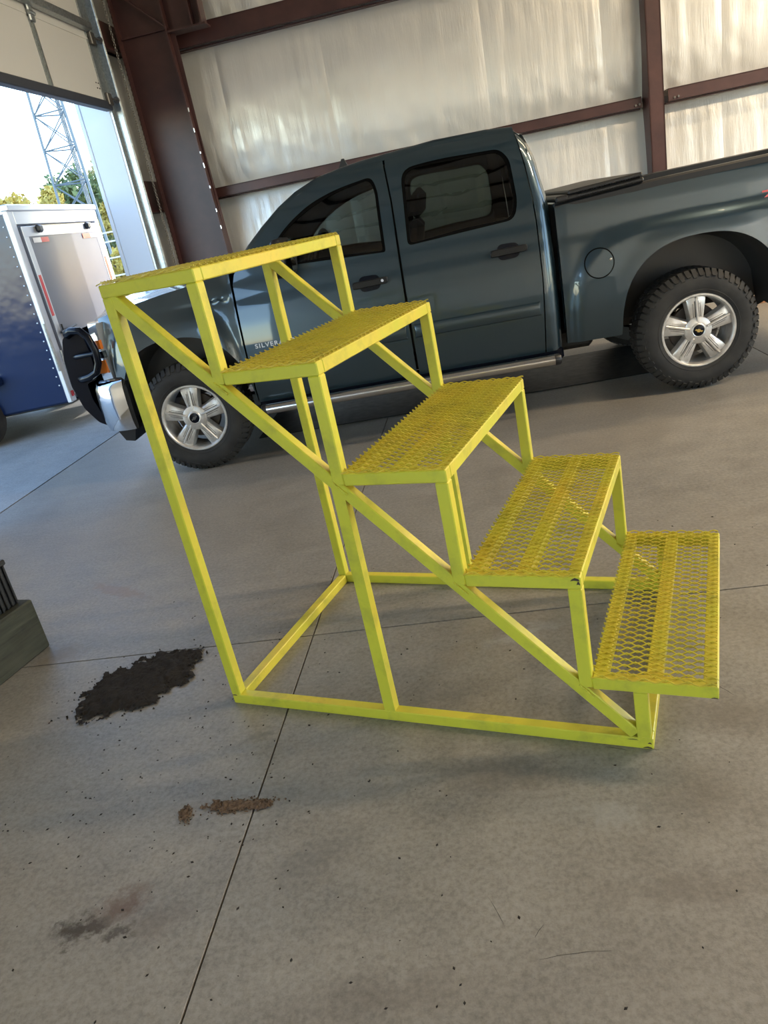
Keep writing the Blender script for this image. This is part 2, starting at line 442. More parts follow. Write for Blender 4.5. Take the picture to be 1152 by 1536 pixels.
for z0, z1, sd_ in ((0.02, 2.05, 3), (2.40, 3.72, 7), (4.02, 6.2, 9)): lbay(4.0, VW-0.02, z0, z1, sd_)
for v0, v1 in ((-4.0, D1[0]-0.1), (-6.8, -4.0)):
    lbay(v0, v1, 0.02, 3.0, 5); lbay(v0, v1, 3.0, 6.2, 6)
lbay(D1[0], D1[1], D1[2]+0.05, 6.2, 12)
for z0, z1 in ((2.05, 2.40), (3.72, 4.02)):
    q = MB(); q.box((UD-0.08, 4.03, z0), (UD-0.03, VW-0.05, z1), B); q.box((UD-0.08, 4.03, z0), (UD+0.03, VW-0.05, z0+0.02), B)
    q.build('girt', M['primer'], wall_left)
# jamb return and outside trim of the open door
q = MB(); q.bbox((UD-0.34, D1[1], -0.02), (UD-0.02, D1[1]+0.10, D1[2]), 0.006, B)
struct(q.build('trim_1', M['jamb']))
q = MB(); q.bbox((UD-0.385, D1[1]-0.006, -0.02), (UD-0.342, D1[1]+0.16, D1[2]), 0.006, B)
struct(q.build('trim_2', M['jamb']))
q = MB(); q.box((UD-0.21, D1[0]-0.1, 0), (UD-0.02, D1[0], D1[2]), B); struct(q.build('trim_3', M['jamb']))

# ---- the other walls and the roof, seen only in reflections
DR = ((-11.4, -7.2), (-5.6, -1.4), (0.0, 3.8)); HR = 5.7
m = MB()
ys_ = [VF-0.2] + [a for d_ in DR for a in d_] + [VW+0.2]
for k in range(0, len(ys_), 2): m.box((UE, ys_[k], 0), (UE+0.2, ys_[k+1], ZC), B)
for a, b in DR: m.box((UE, a, HR), (UE+0.2, b, ZC), B)
struct(m.build('wall_right', M['vinyl']))
m = MB(); m.box((UD-0.2, VF-0.2, 0), (UE+0.2, VF, ZC), B)
struct(m.build('wall_front', M['vinyl']))
m = MB(); m.box((UD-0.2, VF-0.2, ZC), (UE+0.2, VW+0.2, ZC+0.2), B)
ceiling = struct(m.build('ceiling', M['vinyl']))
for k in range(8):
    q = MB(); v = VF+1.5+k*2.1; q.box((UD, v, ZC-0.22), (UE, v+0.07, ZC), B); q.build('purlin', M['primer'], ceiling)
for k in range(2):
    u = 4.5+k*5; q = MB(); q.box((u-0.1, VF, ZC-0.62), (u+0.1, VW-0.3, ZC-0.6), B); q.box((u-0.008, VF, ZC-0.6), (u+0.008, VW-0.3, ZC-0.22), B); q.build('rafter', M['primer'], ceiling)

# ---- corner frame column with its knee and rafter stub
VC = 4.45
q = MB(); q.box((-1.275, VC-0.006, 0), (-0.67, VC+0.006, ZC), B)
col = q.build('steel_column', M['primer']); col['kind'] = 'structure'
def tilt(u, v, z): return B(u - 0.028*(z-1.5), v, z)
q = MB(); q.box((-0.68, VC-0.10, 0), (-0.664, VC+0.10, 3.78), tilt); q.box((-0.74, VC-0.10, 3.78), (-0.724, VC+0.10, ZC), B); q.build('flange', M['primer'], col)
q = MB(); q.box((-1.29, VC-0.10, 0), (-1.275, VC+0.10, ZC), B); q.build('flange', M['primer'], col)
q = MB(); q.box((-1.275, VC-0.05, 3.80), (-0.72, VC, 3.812), B); q.build('stiffener', M['primer'], col)
q = MB()
dv = Vector((0.42, 0, -0.38)).normalized(); nv = Vector((0.38, 0, 0.42)).normalized()*0.008
q.add([B(-1.15-nv.x, VC-0.09, 4.19-nv.z), B(-0.72-nv.x, VC-0.09, 3.80-nv.z), B(-0.72+nv.x, VC-0.09, 3.80+nv.z), B(-1.15+nv.x, VC-0.09, 4.19+nv.z),
       B(-1.15-nv.x, VC, 4.19-nv.z), B(-0.72-nv.x, VC, 3.80-nv.z), B(-0.72+nv.x, VC, 3.80+nv.z), B(-1.15+nv.x, VC, 4.19+nv.z)],
      [(0, 3, 2, 1), (4, 5, 6, 7), (0, 1, 5, 4), (1, 2, 6, 5), (2, 3, 7, 6), (3, 0, 4, 7)])
q.build('stiffener', M['primer'], col)
q = MB(); q.box((-0.72, VC-0.006, 3.76), (-0.32, VC+0.006, ZC), B); q.box((-0.72, VC-0.10, 3.755), (-0.29, VC+0.10, 3.772), B); q.build('rafter_stub', M['primer'], col)
q = MB(); q.box((-0.44, VC-0.10, 3.77), (-0.425, VC+0.10, ZC), B); q.build('end_plate', M['primer'], col)
q = MB(); q.box((-0.335, VC-0.10, 3.77), (-0.32, VC+0.10, ZC), B); q.build('end_plate', M['primer'], col)
random.seed(3)
for k in range(7):
    z = 3.0 - k*0.2 - random.random()*0.08
    q = MB(); q.bbox((-0.668, VC-0.104, z), (-0.655, VC-0.098, z+random.uniform(0.02, 0.06)), 0.001, tilt); q.build('paint_chip', M['white_badge'], col)

# ---- the raised sectional door and its track
zb = 3.13; UP = UD + 0.01
SECT = [(zb, zb+0.61), (zb+0.61, zb+1.22), (zb+1.22, zb+1.83), (zb+1.83, zb+2.44)]
door = None
for k, (z0, z1) in enumerate(SECT):
    q = MB(); q.bbox((UP-0.05, D1[0]+0.03, z0+0.004), (UP, D1[1]-0.03, z1-0.004), 0.006, B)
    if door is None:
        door = q.build('door_1', M['doorpanel']); door['kind'] = 'structure'
    else: q.build('panel', M['doorpanel'], door)
    q = MB(); q.box((UP-0.03, D1[0]+0.03, z1-0.012), (UP+0.006, D1[1]-0.03, z1+0.012), B); q.build('section_lip', M['doorpanel'], door)
q = MB(); q.bbox((UP-0.06, D1[0]+0.02, zb-0.05), (UP+0.03, D1[1]-0.02, zb+0.035), 0.01, B); q.build('bottom_seal', M['rubber_strip'], door)
for v in (2.66, 1.4, 0.2):
    q = MB()
    for z0, z1 in SECT:
        q.box((UP, v-0.035, z0+0.03), (UP+0.014, v+0.035, z1-0.03), B); q.box((UP+0.012, v-0.012, z0+0.03), (UP+0.022, v+0.012, z1-0.03), B)
    q.build('stile', M['galv'], door)
    for z0, z1 in SECT[:3]:
        q = MB(); q.bbox((UP+0.01, v-0.045, z1-0.07), (UP+0.035, v+0.045, z1+0.07), 0.01, B); q.tube([B(UP+0.03, v-0.05, z1), B(UP+0.03, v+0.05, z1)], 0.018, 8)
        q.build('hinge', M['galv'], door)
q = MB()
for z0, z1 in SECT: q.box((UP, D1[1]-0.14, z0+0.01), (UP+0.016, D1[1]-0.03, z1-0.01), B)
q.build('end_stile', M['galv'], door)
for k, (z0, z1) in enumerate(SECT[:3]):
    for z in ((z0+0.05,) if k == 0 else ()) + (z1,):
        q = MB(); q.bbox((UP+0.012, D1[1]-0.12, z-0.06), (UP+0.05, D1[1]-0.02, z+0.06), 0.008, B)
        q.tube([B(UP+0.06, D1[1]-0.06, z), B(UP+0.06, D1[1]+0.06, z)], 0.012, 8); q.tube([B(UP+0.06, D1[1]+0.045, z), B(UP+0.06, D1[1]+0.085, z)], 0.033, 14)
        q.build('roller', M['steel_dark'], door)
q = MB(); q.bbox((UP+0.01, D1[0]+0.05, zb+0.67), (UP+0.09, D1[1]-0.12, zb+0.74), 0.006, B); 
q.build('strut', M['galv'], door)
q = MB()
for dz in (0.14, 0.19):
    for dvv in (0.17, 0.22): q.box((UP, D1[1]-dvv, zb+dz), (UP+0.003, D1[1]-dvv+0.018, zb+dz+0.012), B)
q.build('bolt_slots', M['seal'], door)
# vertical track: mounting angle + C channel
q = MB()
q.box((UD-0.02, D1[1]+0.01, 0), (UD+0.0, D1[1]+0.10, ZC), B)
q.box((UD, D1[1]+0.088, 0), (UD+0.05, D1[1]+0.10, ZC), B)
q.build('track_angle', M['galv'], door)
q = MB()
path = []
for k in range(9):
    a = PI*k/8; path.append((UD+0.07+0.035*math.cos(a+PI/2)*1.0, D1[1]+0.07+0.038*math.sin(a-PI/2)))
prof = [(UD+0.03, D1[1]+0.088), (UD+0.095, D1[1]+0.088), (UD+0.105, D1[1]+0.068), (UD+0.095, D1[1]+0.050), (UD+0.09, D1[1]+0.052), (UD+0.096, D1[1]+0.068), (UD+0.09, D1[1]+0.080), (UD+0.03, D1[1]+0.080)]
q.prism(prof, 0.0, ZC, lambda a, b, d: B(a, b, d)); q.build('track', M['galv'], door)
# ---- hand chains of the door hoist: real links, each chain one object
def chain(name, pts, label, link=0.032):
    P = resample(pts, max(2, int(sum(math.dist(a, b) for a, b in zip(pts, pts[1:]))/(link*0.78)))); q = MB()
    for k, (a, b) in enumerate(zip(P, P[1:])):
        c = (Vector(a)+Vector(b))/2; t = (Vector(b)-Vector(a)).normalized()
        s = t.cross(Vector((1, 0, 0)) if k % 2 else Vector((0, 1, 0))).normalized()
        ring = [c + t*math.cos(x)*link*0.5 + s*math.sin(x)*link*0.30 for x in [2*PI*i/8 for i in range(8)]]
        q.tube(ring, 0.0042, 4, closed=True)
    return tag(q.build(name, M['steel_dark'], smooth=60), label, 'chain', 'hoist hand chains by the door')
chain('hand_chain', [B(UD+0.12, 4.20, 5.6), B(UD+0.12, 4.20, 1.0)], 'steel hand chain hanging nearer the door track, beside the raised overhead door')
chain('hand_chain', [B(UD+0.10, 4.40, 5.6), B(UD+0.10, 4.40, 1.0)], 'steel hand chain hanging against the maroon corner column')

# ---- added warm fill lamps under the roof (beyond the frame; they light the hall)
def fill_lamp(u, v, watts, where):
    r = root('strip_lamp', B(u, v, ZC-0.75), 'long white strip lamp hanging under the roof ' + where, 'lamp', WY, 'strip lamps under the roof')
    q = MB(); q.prism([(-0.14, 0.0), (0.14, 0.0), (0.10, 0.07), (-0.10, 0.07)], -1.2, 1.2, lambda a, b, d: (d, a, b)); q.build('housing', M['doorpanel'], r)
    for x in (-1.0, 1.0):
        q = MB(); q.tube([(x, 0, 0.07), (x, 0, 0.75)], 0.006, 6); q.build('cord', M['galv'], r)
    L = bpy.data.lights.new('strip_lamp', 'AREA'); L.shape = 'RECTANGLE'; L.size = 2.3; L.size_y = 0.24; L.energy = watts; L.color = (1.0, 0.78, 0.50)
    lo = bpy.data.objects.new('lamp_light', L); COL.objects.link(lo); lo.parent = r; lo.location = (0, 0, -0.012)
for u, v, k, a in ((6.6, -0.8, 1.8, 'beside the rear of the truck'), (6.6, 2.6, 1.0, 'close to the insulated wall'),
                   (9.8, -1.2, 6.0, 'in front of the right wall doors'), (9.8, 2.6, 4.6, 'in the far right corner')):
    fill_lamp(u, v, FILL_W*k, a)

# ================================================================== STEP STAND
YAW, LEAN = -0.33791, -0.01512
F = [0, 0.34918, 0.66326, 0.97845, 1.30385, 1.63093]; Z = [0, 1.50017, 1.20522, 0.87839, 0.55652, 0.23286]
WD, LB, T = 0.94941, 1.45475, 0.038
stand = root('step_stand', (0.97721, -2.64172, 0), 'yellow welded steel step stand with five open mesh treads on the concrete floor', 'step stand', YAW)
def sx(a, w_, z): return (a + LEAN*z, w_, z)
def sbox(name, lo, hi):
    q = MB(); q.bbox(lo, hi, 0.003, sx); return q.build(name, M['yellow'], stand)
for w0 in (0.0, WD-T):
    sbox('base_rail', (0, w0, 0), (LB, w0+T, T))
    sbox('back_post', (0, w0, T), (T, w0+T, Z[1]-T))
    sbox('front_post', (LB-T-0.005, w0, T), (LB-0.005, w0+T, Z[5]-T))
    # brace post up to the slanted stringer
    q = MB(); a0, a1 = F[2]-0.048, F[2]-0.010
    q.prism([(a0, T), (a1, T), (a1, 0.812), (a0, 0.851)], w0+0.002, w0+T-0.002, lambda a, b, d: sx(a, d, b)); q.build('middle_post', M['yellow'], stand)
    # stringer
    p0 = Vector((0.035, 0, Z[1]-0.045)); p1 = Vector((LB-0.055, 0, 0.055)); d = (p1-p0); ln = d.length; d.normalize(); nn = Vector((-d.z, 0, d.x))
    if nn.z < 0: nn = -nn
    q = MB()
    def sl(a, b, c, w0=w0): v = p0 + d*a + nn*c; return sx(v.x, w0+b, v.z)
    q.bbox((-0.012, 0.0015, -T/2), (ln+0.012, T-0.0015, T/2), 0.003, sl); q.build('stringer', M['yellow'], stand)
    for k in range(1, 5):
        q = MB(); q.bbox((F[k]-T, w0, Z[k+1]-T*0.9), (F[k], w0+T, Z[k]-T), 0.003, sx); q.build('riser_post', M['yellow'], stand)
        # weld bead at the foot of the riser post
        q = MB()
        for j in range(6):
            c = Vector(sx(F[k]-T*0.9+j*T*0.17, w0-0.001, Z[k+1]-T*0.75-j*T*0.17)); q.tube([c+Vector((-0.003, 0, 0.003)), c+Vector((0.003, 0, -0.003))], 0.0035, 6)
        q.build('weld_bead', M['yellow'], stand, smooth=50)
for a in (0.0, LB-T):
    sbox('cross_rail', (a, T, 0), (a+T, WD-T, T))
# knocked-off paint at the corners
chipm = mat('bare_rusty_steel', (0.05, 0.035, 0.028), 0.6)
for a, z, la, lz in ((F[4]-0.028, Z[4]-0.012, 0.026, 0.010), (F[4]-0.012, Z[4]-0.024, 0.010, 0.012), (LB-0.030, 0.004, 0.028, 0.007), (LB-0.016, 0.020, 0.012, 0.006), (LB-0.07, 0.030, 0.03, 0.003), (0.001, T-0.003, 0.022, 0.0035), (F[5]-0.02, Z[5]-T+0.002, 0.018, 0.004)):
    q = MB(); q.prism([(a, z), (a+la*0.4, z+lz*0.2), (a+la, z), (a+la*0.85, z+lz*0.7), (a+la*0.5, z+lz), (a+la*0.2, z+lz*0.6)], -0.0006, 0.001, lambda x, y, d: sx(x, d, y)); q.build('paint_chip', chipm, stand)
# treads
LWD, SWD = 0.0565, 0.0287
def grating(a0, a1, z, parent):
    """raised expanded metal: S-shaped strands that meet at tilted bonds"""
    q = MB(); rows = int(round(WD/(SWD/2))); S = WD/rows; da = LWD/8
    n = int(round((a1-a0)/da))
    for r in range(rows+1):
        yc = r*S; sgn = 1 if r % 2 else -1; vs, fs = [], []; P = []
        for i in range(n+1):
            t = max(-1.0, min(1.0, 1.15*2/PI*math.asin(math.sin(2*PI*(i+2)/8))))*sgn
            P.append((min(a0+i*da, a1+0.003) - 0.002, min(max(yc+t*S*0.44, -0.002), WD+0.002), z+0.0056+t*0.0034))
        hw, ht = 0.0015, 0.0016
        for a, y, zz in P:
            for oy, oz in ((-hw, -ht), (hw, -ht), (hw, ht), (-hw, ht)): vs.append(sx(a, y+oy, zz+oz+0.35*oy))
        for i in range(len(P)-1):
            for k in range(4): fs.append((i*4+k, i*4+(k+1) % 4, (i+1)*4+(k+1) % 4, (i+1)*4+k))
        fs += [(3, 2, 1, 0), tuple(len(vs)-4+k for k in range(4))]
        q.add(vs, fs)
    return q.build('expanded_mesh', M['mesh'], parent, smooth=30, fix=True)
for k in range(1, 6):
    a0, a1, z1 = F[k-1], F[k], Z[k]; z0 = z1-T
    q = MB(); q.bbox((a0, 0, z0), (a1, T, z1), 0.003, sx); tr = q.build('tread', M['yellow'], stand)
    for nm, lo, hi in (('frame_rail', (a0, WD-T, z0), (a1, WD, z1)), ('frame_rail', (a1-T, T, z0), (a1, WD-T, z1)), ('frame_rail', (a0, T, z0), (a0+T, WD-T, z1)),
                       ('centre_bar', ((a0+a1)/2-T/2-0.003, T, z1-0.032), ((a0+a1)/2+T/2+0.003, WD-T, z1-0.001))):
        q = MB(); q.bbox(lo, hi, 0.003, sx); q.build(nm, M['yellow'], tr)
    grating(a0, a1, z1, tr)
# ================================================================== PICKUP TRUCK
YN, YCEN = 0.42, 1.445; YFAR = 2*YCEN - YN
WBASE, RT = 3.645, 0.41
TO = Vector((1.8, YCEN, 0.0))
truck = root('pickup_truck', tuple(TO), 'dark blue-grey four-door pickup truck parked along the insulated wall', 'pickup truck')
SIDE = [(0.36, 0.060), (0.44, 0.036), (0.55, 0.014), (0.70, 0.0), (0.86, 0.002), (1.00, 0.014), (1.135, 0.034), (1.16, 0.042), (1.24, 0.055), (1.30, 0.068), (1.40, 0.084), (1.50, 0.104), (1.60, 0.126), (1.70, 0.152), (1.78, 0.178), (1.84, 0.206), (1.88, 0.240), (1.92, 0.30)]
def smooth01(t): t = max(0.0, min(1.0, t)); return t*t*(3-2*t)
def flare(x, z, xc, rx, rz, amt=0.030):
    r = math.hypot((x-xc)/rx, max(0, z-0.40)/rz)
    if r < 0.97: r = 0.97
    return amt*(1-smooth01((r-1.0)/0.30)) if r < 1.30 else 0.0
def cabin(x, z): return interp(SIDE, z)
def y_cab(x, z):
    i = interp(SIDE, z)
    return i
REAR_EDGE = [(0.40, 2.735), (0.47, 2.738), (1.38, 2.744), (1.50, 2.725), (1.60, 2.705), (1.70, 2.690), (1.80, 2.655), (1.86, 2.61), (1.90, 2.57)]
def y_corner(x, z):
    i = interp(SIDE, z); xe = interp(REAR_EDGE, z); R = 0.10
    t = x - (xe - R)
    if t > 0: i += R - math.sqrt(max(0, R*R - min(t, R*0.999)**2))
    return i
BSIDE = [(0.46, 0.040), (0.55, 0.024), (0.70, 0.014), (0.90, 0.016), (1.05, 0.026), (1.14, 0.038), (1.17, 0.046), (1.30, 0.056), (1.40, 0.070), (1.44, 0.10)]
def y_bed(x, z):
    r = (abs((x-3.80)/0.985)**5 + (max(0.0, z-0.1)/1.075)**5)**0.2
    i = interp(BSIDE, z) - 0.026*(1-smooth01((r-0.955)/0.075)) - flare(x, z, 3.665, 0.535, 0.640, 0.010)
    if x < 2.83: i += 0.006*(1-smooth01((x-2.765)/0.065))
    if x > 4.75: i += 0.10*((x-4.75)/0.22)**2
    return i
FSIDE = [(0.44, 0.036), (0.55, 0.016), (0.70, 0.004), (0.90, 0.008), (1.05, 0.022), (1.15, 0.040), (1.22, 0.060), (1.28, 0.085), (1.33, 0.115), (1.40, 0.15)]
def y_fender(x, z):
    r = (abs((x+0.05)/0.50)**5 + (max(0.0, z-0.1)/1.06)**5)**0.2
    i = interp(FSIDE, z - (0.06 if z > 1.2 and x > 0 else 0)*min(1, max(0, x)/0.5)) - 0.022*(1-smooth01((r-0.94)/0.10)) - flare(x, z, 0.0, 0.505, 0.60, 0.008)
    if x < -0.22: i += 0.16*((-0.22-x)/0.40)**2.2
    t = smooth01((x-0.44)/0.06)          # meet the front door flush
    return i*(1-t) + (interp(SIDE, z))*t
def side_y(i, far): return (YFAR - i) if far else (YN + i)

def rim_of(verts, faces, depth_dir, d):
    """skirt around the open border so a panel has thickness"""
    cnt = {}
    for f in faces:
        for a, b in zip(f, f[1:]+f[:1]):
            k = (min(a, b), max(a, b)); cnt[k] = cnt.get(k, 0)+1
    nv, nf = [], []
    for (a, b), c in cnt.items():
        if c == 1:
            k = len(verts)+len(nv); dd = Vector(depth_dir)*d
            nv += [verts[a], verts[b], tuple(Vector(verts[b])+dd), tuple(Vector(verts[a])+dd)]; nf.append((k, k+1, k+2, k+3))
    return nv, nf
def panel(name, verts, faces, material, parent, far, depth=0.03, smooth=35, both=True, **props):
    dd = (0, -1 if far else 1, 0)
    # outward face normal check
    flip = None
    f = faces[len(faces)//2]; a, b, c = (Vector(verts[i]) for i in f[:3]); nrm = (b-a).cross(c-a)
    if nrm.dot(Vector(dd)) > 0: faces = [tuple(reversed(q)) for q in faces]
    q = MB(TO)
    if depth:
        nv, nf = rim_of(verts, faces, dd, depth); verts = list(verts)+nv; faces = list(faces)+nf
    q.add(verts, faces); return q.build(name, material, parent, smooth=smooth, fix=False, **props)
def ruled(bot, top, nz, yf, far):
    V, Fc = [], []; n = len(bot)
    for k in range(nz+1):
        t = k/nz
        for (x0, z0), (x1, z1) in zip(bot, top):
            x, z = lerp(x0, x1, t), lerp(z0, z1, t); V.append((x, side_y(yf(x, z), far), z))
    for k in range(nz):
        for i in range(n-1):
            a = k*n+i; Fc.append((a, a+1, a+n+1, a+n))
    return V, Fc
def ring(outer, inner, layers, yf, far, inner_push=0.0):
    """mesh between two closed loops of equal count"""
    n = len(outer); V, Fc = [], []
    for k in range(layers+1):
        t = k/layers
        for (x0, z0), (x1, z1) in zip(outer, inner):
            x, z = lerp(x0, x1, t), lerp(z0, z1, t)
            V.append((x, side_y(yf(x, z) + (inner_push if k == layers else 0), far), z))
    for k in range(layers):
        for i in range(n):
            j = (i+1) % n; Fc.append((k*n+i, k*n+j, (k+1)*n+j, (k+1)*n+i))
    return V, Fc
def ray_loop(poly, c, angs):
    out = []
    for a in angs:
        dx, dz = math.cos(a), math.sin(a); best = None
        for i in range(len(poly)):
            x0, z0 = poly[i]; x1, z1 = poly[(i+1) % len(poly)]
            ex, ez = x1-x0, z1-z0; den = dx*ez - dz*ex
            if abs(den) < 1e-12: continue
            t = ((x0-c[0])*ez - (z0-c[1])*ex)/den; s = ((x0-c[0])*dz - (z0-c[1])*dx)/den
            if t > 0 and -1e-6 <= s <= 1+1e-6 and (best is None or t < best): best = t
        out.append((c[0]+dx*best, c[1]+dz*best))
    return out
def inset_loop(loop, c, f=None, d=None):
    out = []
    for x, z in loop:
        L = math.hypot(x-c[0], z-c[1]); k = (L-d)/L; out.append((c[0]+(x-c[0])*k, c[1]+(z-c[1])*k))
    return out
def patch(loop, yf, far, push, c, layers=3):
    n = len(loop); V = [(c[0], side_y(yf(*c)+push, far), c[1])]; Fc = []
    for k in range(1, layers+1):
        t = k/layers
        for x, z in loop:
            xx, zz = lerp(c[0], x, t), lerp(c[1], z, t); V.append((xx, side_y(yf(xx, zz)+push, far), zz))
    for i in range(n):
        j = (i+1) % n; Fc.append((0, 1+i, 1+j))
        for k in range(layers-1): Fc.append((1+k*n+i, 1+(k+1)*n+i, 1+(k+1)*n+j, 1+k*n+j))
    return V, Fc

FD_OUT = [(0.515, 0.445), (1.690, 0.440), (1.697, 1.30), (1.703, 1.60), (1.690, 1.868), (1.55, 1.858), (1.40, 1.840), (1.22, 1.808), (1.08, 1.763), (0.95, 1.692), (0.82, 1.595), (0.70, 1.495), (0.60, 1.405), (0.545, 1.345), (0.522, 1.28)]
FD_WIN = rounded([(0.745, 1.345), (1.618, 1.300), (1.628, 1.70), (1.60, 1.785), (1.345, 1.752), (1.148, 1.692), (0.99, 1.600), (0.87, 1.500)], [0.03, 0.02, 0.05, 0.05, 0.2, 0.2, 0.2, 0.2], 4)
RD_OUT = [(1.708, 0.440), (2.606, 0.458), (2.632, 0.93), (2.636, 1.30), (2.628, 1.46), (2.608, 1.66), (2.572, 1.872), (2.40, 1.890), (2.05, 1.895), (1.70, 1.870), (1.715, 1.60)]
RD_WIN = rounded([(1.772, 1.312), (2.500, 1.345), (2.535, 1.45), (2.518, 1.72), (2.46, 1.792), (2.05, 1.808), (1.800, 1.792)], [0.035, 0.10, 0.10, 0.10, 0.12, 0.3, 0.09], 5)

def make_door(name, out, win, far, glass_m, cwin, handle_c):
    zbelt = 1.262
    # split the outline at the belt
    def cross(side):
        pts = out+[out[0]]; xs_ = []
        for (x0, z0), (x1, z1) in zip(pts, pts[1:]):
            if (z0-zbelt)*(z1-zbelt) < 0: xs_.append(x0+(x1-x0)*(zbelt-z0)/(z1-z0))
        return min(xs_) if side == 'l' else max(xs_)
    xl, xr = cross('l'), cross('r')
    lowp = [p for p in out if p[1] < zbelt]
    lx = sorted([p for p in lowp if p[0] < (xl+xr)/2], key=lambda p: p[1]); rx = sorted([p for p in lowp if p[0] >= (xl+xr)/2], key=lambda p: p[1])
    nx = 14
    zs = [0.44 + (zbelt-0.44)*i/26 for i in range(27)]
    L = [(p[1], p[0]) for p in lx]+[(zbelt, xl)]; R = [(p[1], p[0]) for p in rx]+[(zbelt, xr)]
    V, Fc = [], []
    for z in zs:
        x0, x1 = interp(L, z), interp(R, z)
        for i in range(nx+1):
            x = lerp(x0, x1, i/nx); V.append((x, side_y(cabin(x, z), far), z))
    for k in range(26):
        for i in range(nx):
            a = k*(nx+1)+i; Fc.append((a, a+1, a+nx+2, a+nx+1))
    # upper frame ring
    up = [p for p in out if p[1] >= zbelt]
    poly = [(xl, zbelt), (xr, zbelt)] + up
    A = sorted(set([round(math.atan2(z-cwin[1], x-cwin[0]), 5) for x, z in win] + [2*PI*i/72-PI for i in range(72)] + [round(math.atan2(z-cwin[1], x-cwin[0]), 5) for x, z in poly]))
    A = [a for i, a in enumerate(A) if i == 0 or a-A[i-1] > 0.008]
    lo = ray_loop(poly, cwin, A); li = ray_loop(win, cwin, A)
    V2, F2 = ring(lo, li, 5, cabin, far)
    k = len(V); V += V2; F2 = [tuple(i+k for i in f) for f in F2]
    # keep both windings alike
    def nrm(f): a, b, c = (Vector(V[i]) for i in f[:3]); return (b-a).cross(c-a).y
    if nrm(F2[0])*nrm(Fc[0]) < 0: F2 = [tuple(reversed(f)) for f in F2]
    Fc += F2
    d = panel(name, V, Fc, M['paint'], truck, far, 0.05)
    # black rubber frame inside the opening, bright edge, and the glass
    V, Fc = ring(inset_loop(li, cwin, d=-0.004), inset_loop(li, cwin, d=0.022), 1, lambda x, z: cabin(x, z)+0.010, far)
    panel('window_seal', V, Fc, M['seal'], d, far, 0.02)
    V, Fc = patch(inset_loop(li, cwin, d=0.018), cabin, far, 0.016, cwin, 4)
    panel('window_glass', V, Fc, glass_m, d, far, 0)
    # handle: black patch painting the shade of the recessed cup, and bar
    hx, hz = handle_c
    q = MB(TO); yb = cabin(hx, hz)
    cup = rounded([(hx-0.075, hz-0.055), (hx+0.075, hz-0.050), (hx+0.075, hz+0.045), (hx-0.075, hz+0.050)], 0.045, 5)
    V, Fc = patch(cup, cabin, far, -0.007, (hx, hz), 2); q.add(V, Fc); q.build('handle_cup', M['gloss_black'], d); q = MB(TO)
    bar = rounded([(hx-0.125, hz-0.026), (hx+0.125, hz-0.020), (hx+0.13, hz+0.022), (hx-0.120, hz+0.020)], 0.018, 3)
    n = len(bar); vs = []
    for push in (0.0, -0.034, -0.044):
        sc = 1.0 if push > -0.04 else 0.8
        vs += [(hx+(x-hx)*(1 if push > -0.04 else 0.95), side_y(yb+push+0.35*(x-hx)**2 + (z-hz)*-0.1, far), hz+(z-hz)*sc) for x, z in bar]
    fs = [(k*n+i, k*n+(i+1) % n, (k+1)*n+(i+1) % n, (k+1)*n+i) for k in range(2) for i in range(n)] + [tuple(range(2*n, 3*n))]
    q.add(vs, fs); q.build('door_handle', M['black_plastic'], d, smooth=35)
    return d
def body_molding(x0, x1, d, far):
    # protective side moulding, rounded section
    prof = [(0.706, 0.0), (0.712, -0.010), (0.730, -0.016), (0.775, -0.016), (0.792, -0.010), (0.798, 0.0)]
    q = MB(TO); n = len(prof); vs = []
    xs_ = [x0, x0+0.006, x0+0.02] + [lerp(x0, x1, i/8) for i in range(1, 8)] + [x1-0.02, x1-0.006, x1]
    for x in xs_:
        e = 0.35 if x in (x0, x1) else (0.85 if (x < x0+0.01 or x > x1-0.01) else 1)
        vs += [(x, side_y(cabin(x, z+0.0)+p*e, far), z) for z, p in prof]
    fs = [(i*n+k, i*n+k+1, (i+1)*n+k+1, (i+1)*n+k) for i in range(len(xs_)-1) for k in range(n-1)]
    fs += [tuple(range(n)), tuple((len(xs_)-1)*n+k for k in range(n))]
    q.add(vs, fs); return q.build('side_moulding', M['paint'], d, smooth=35)

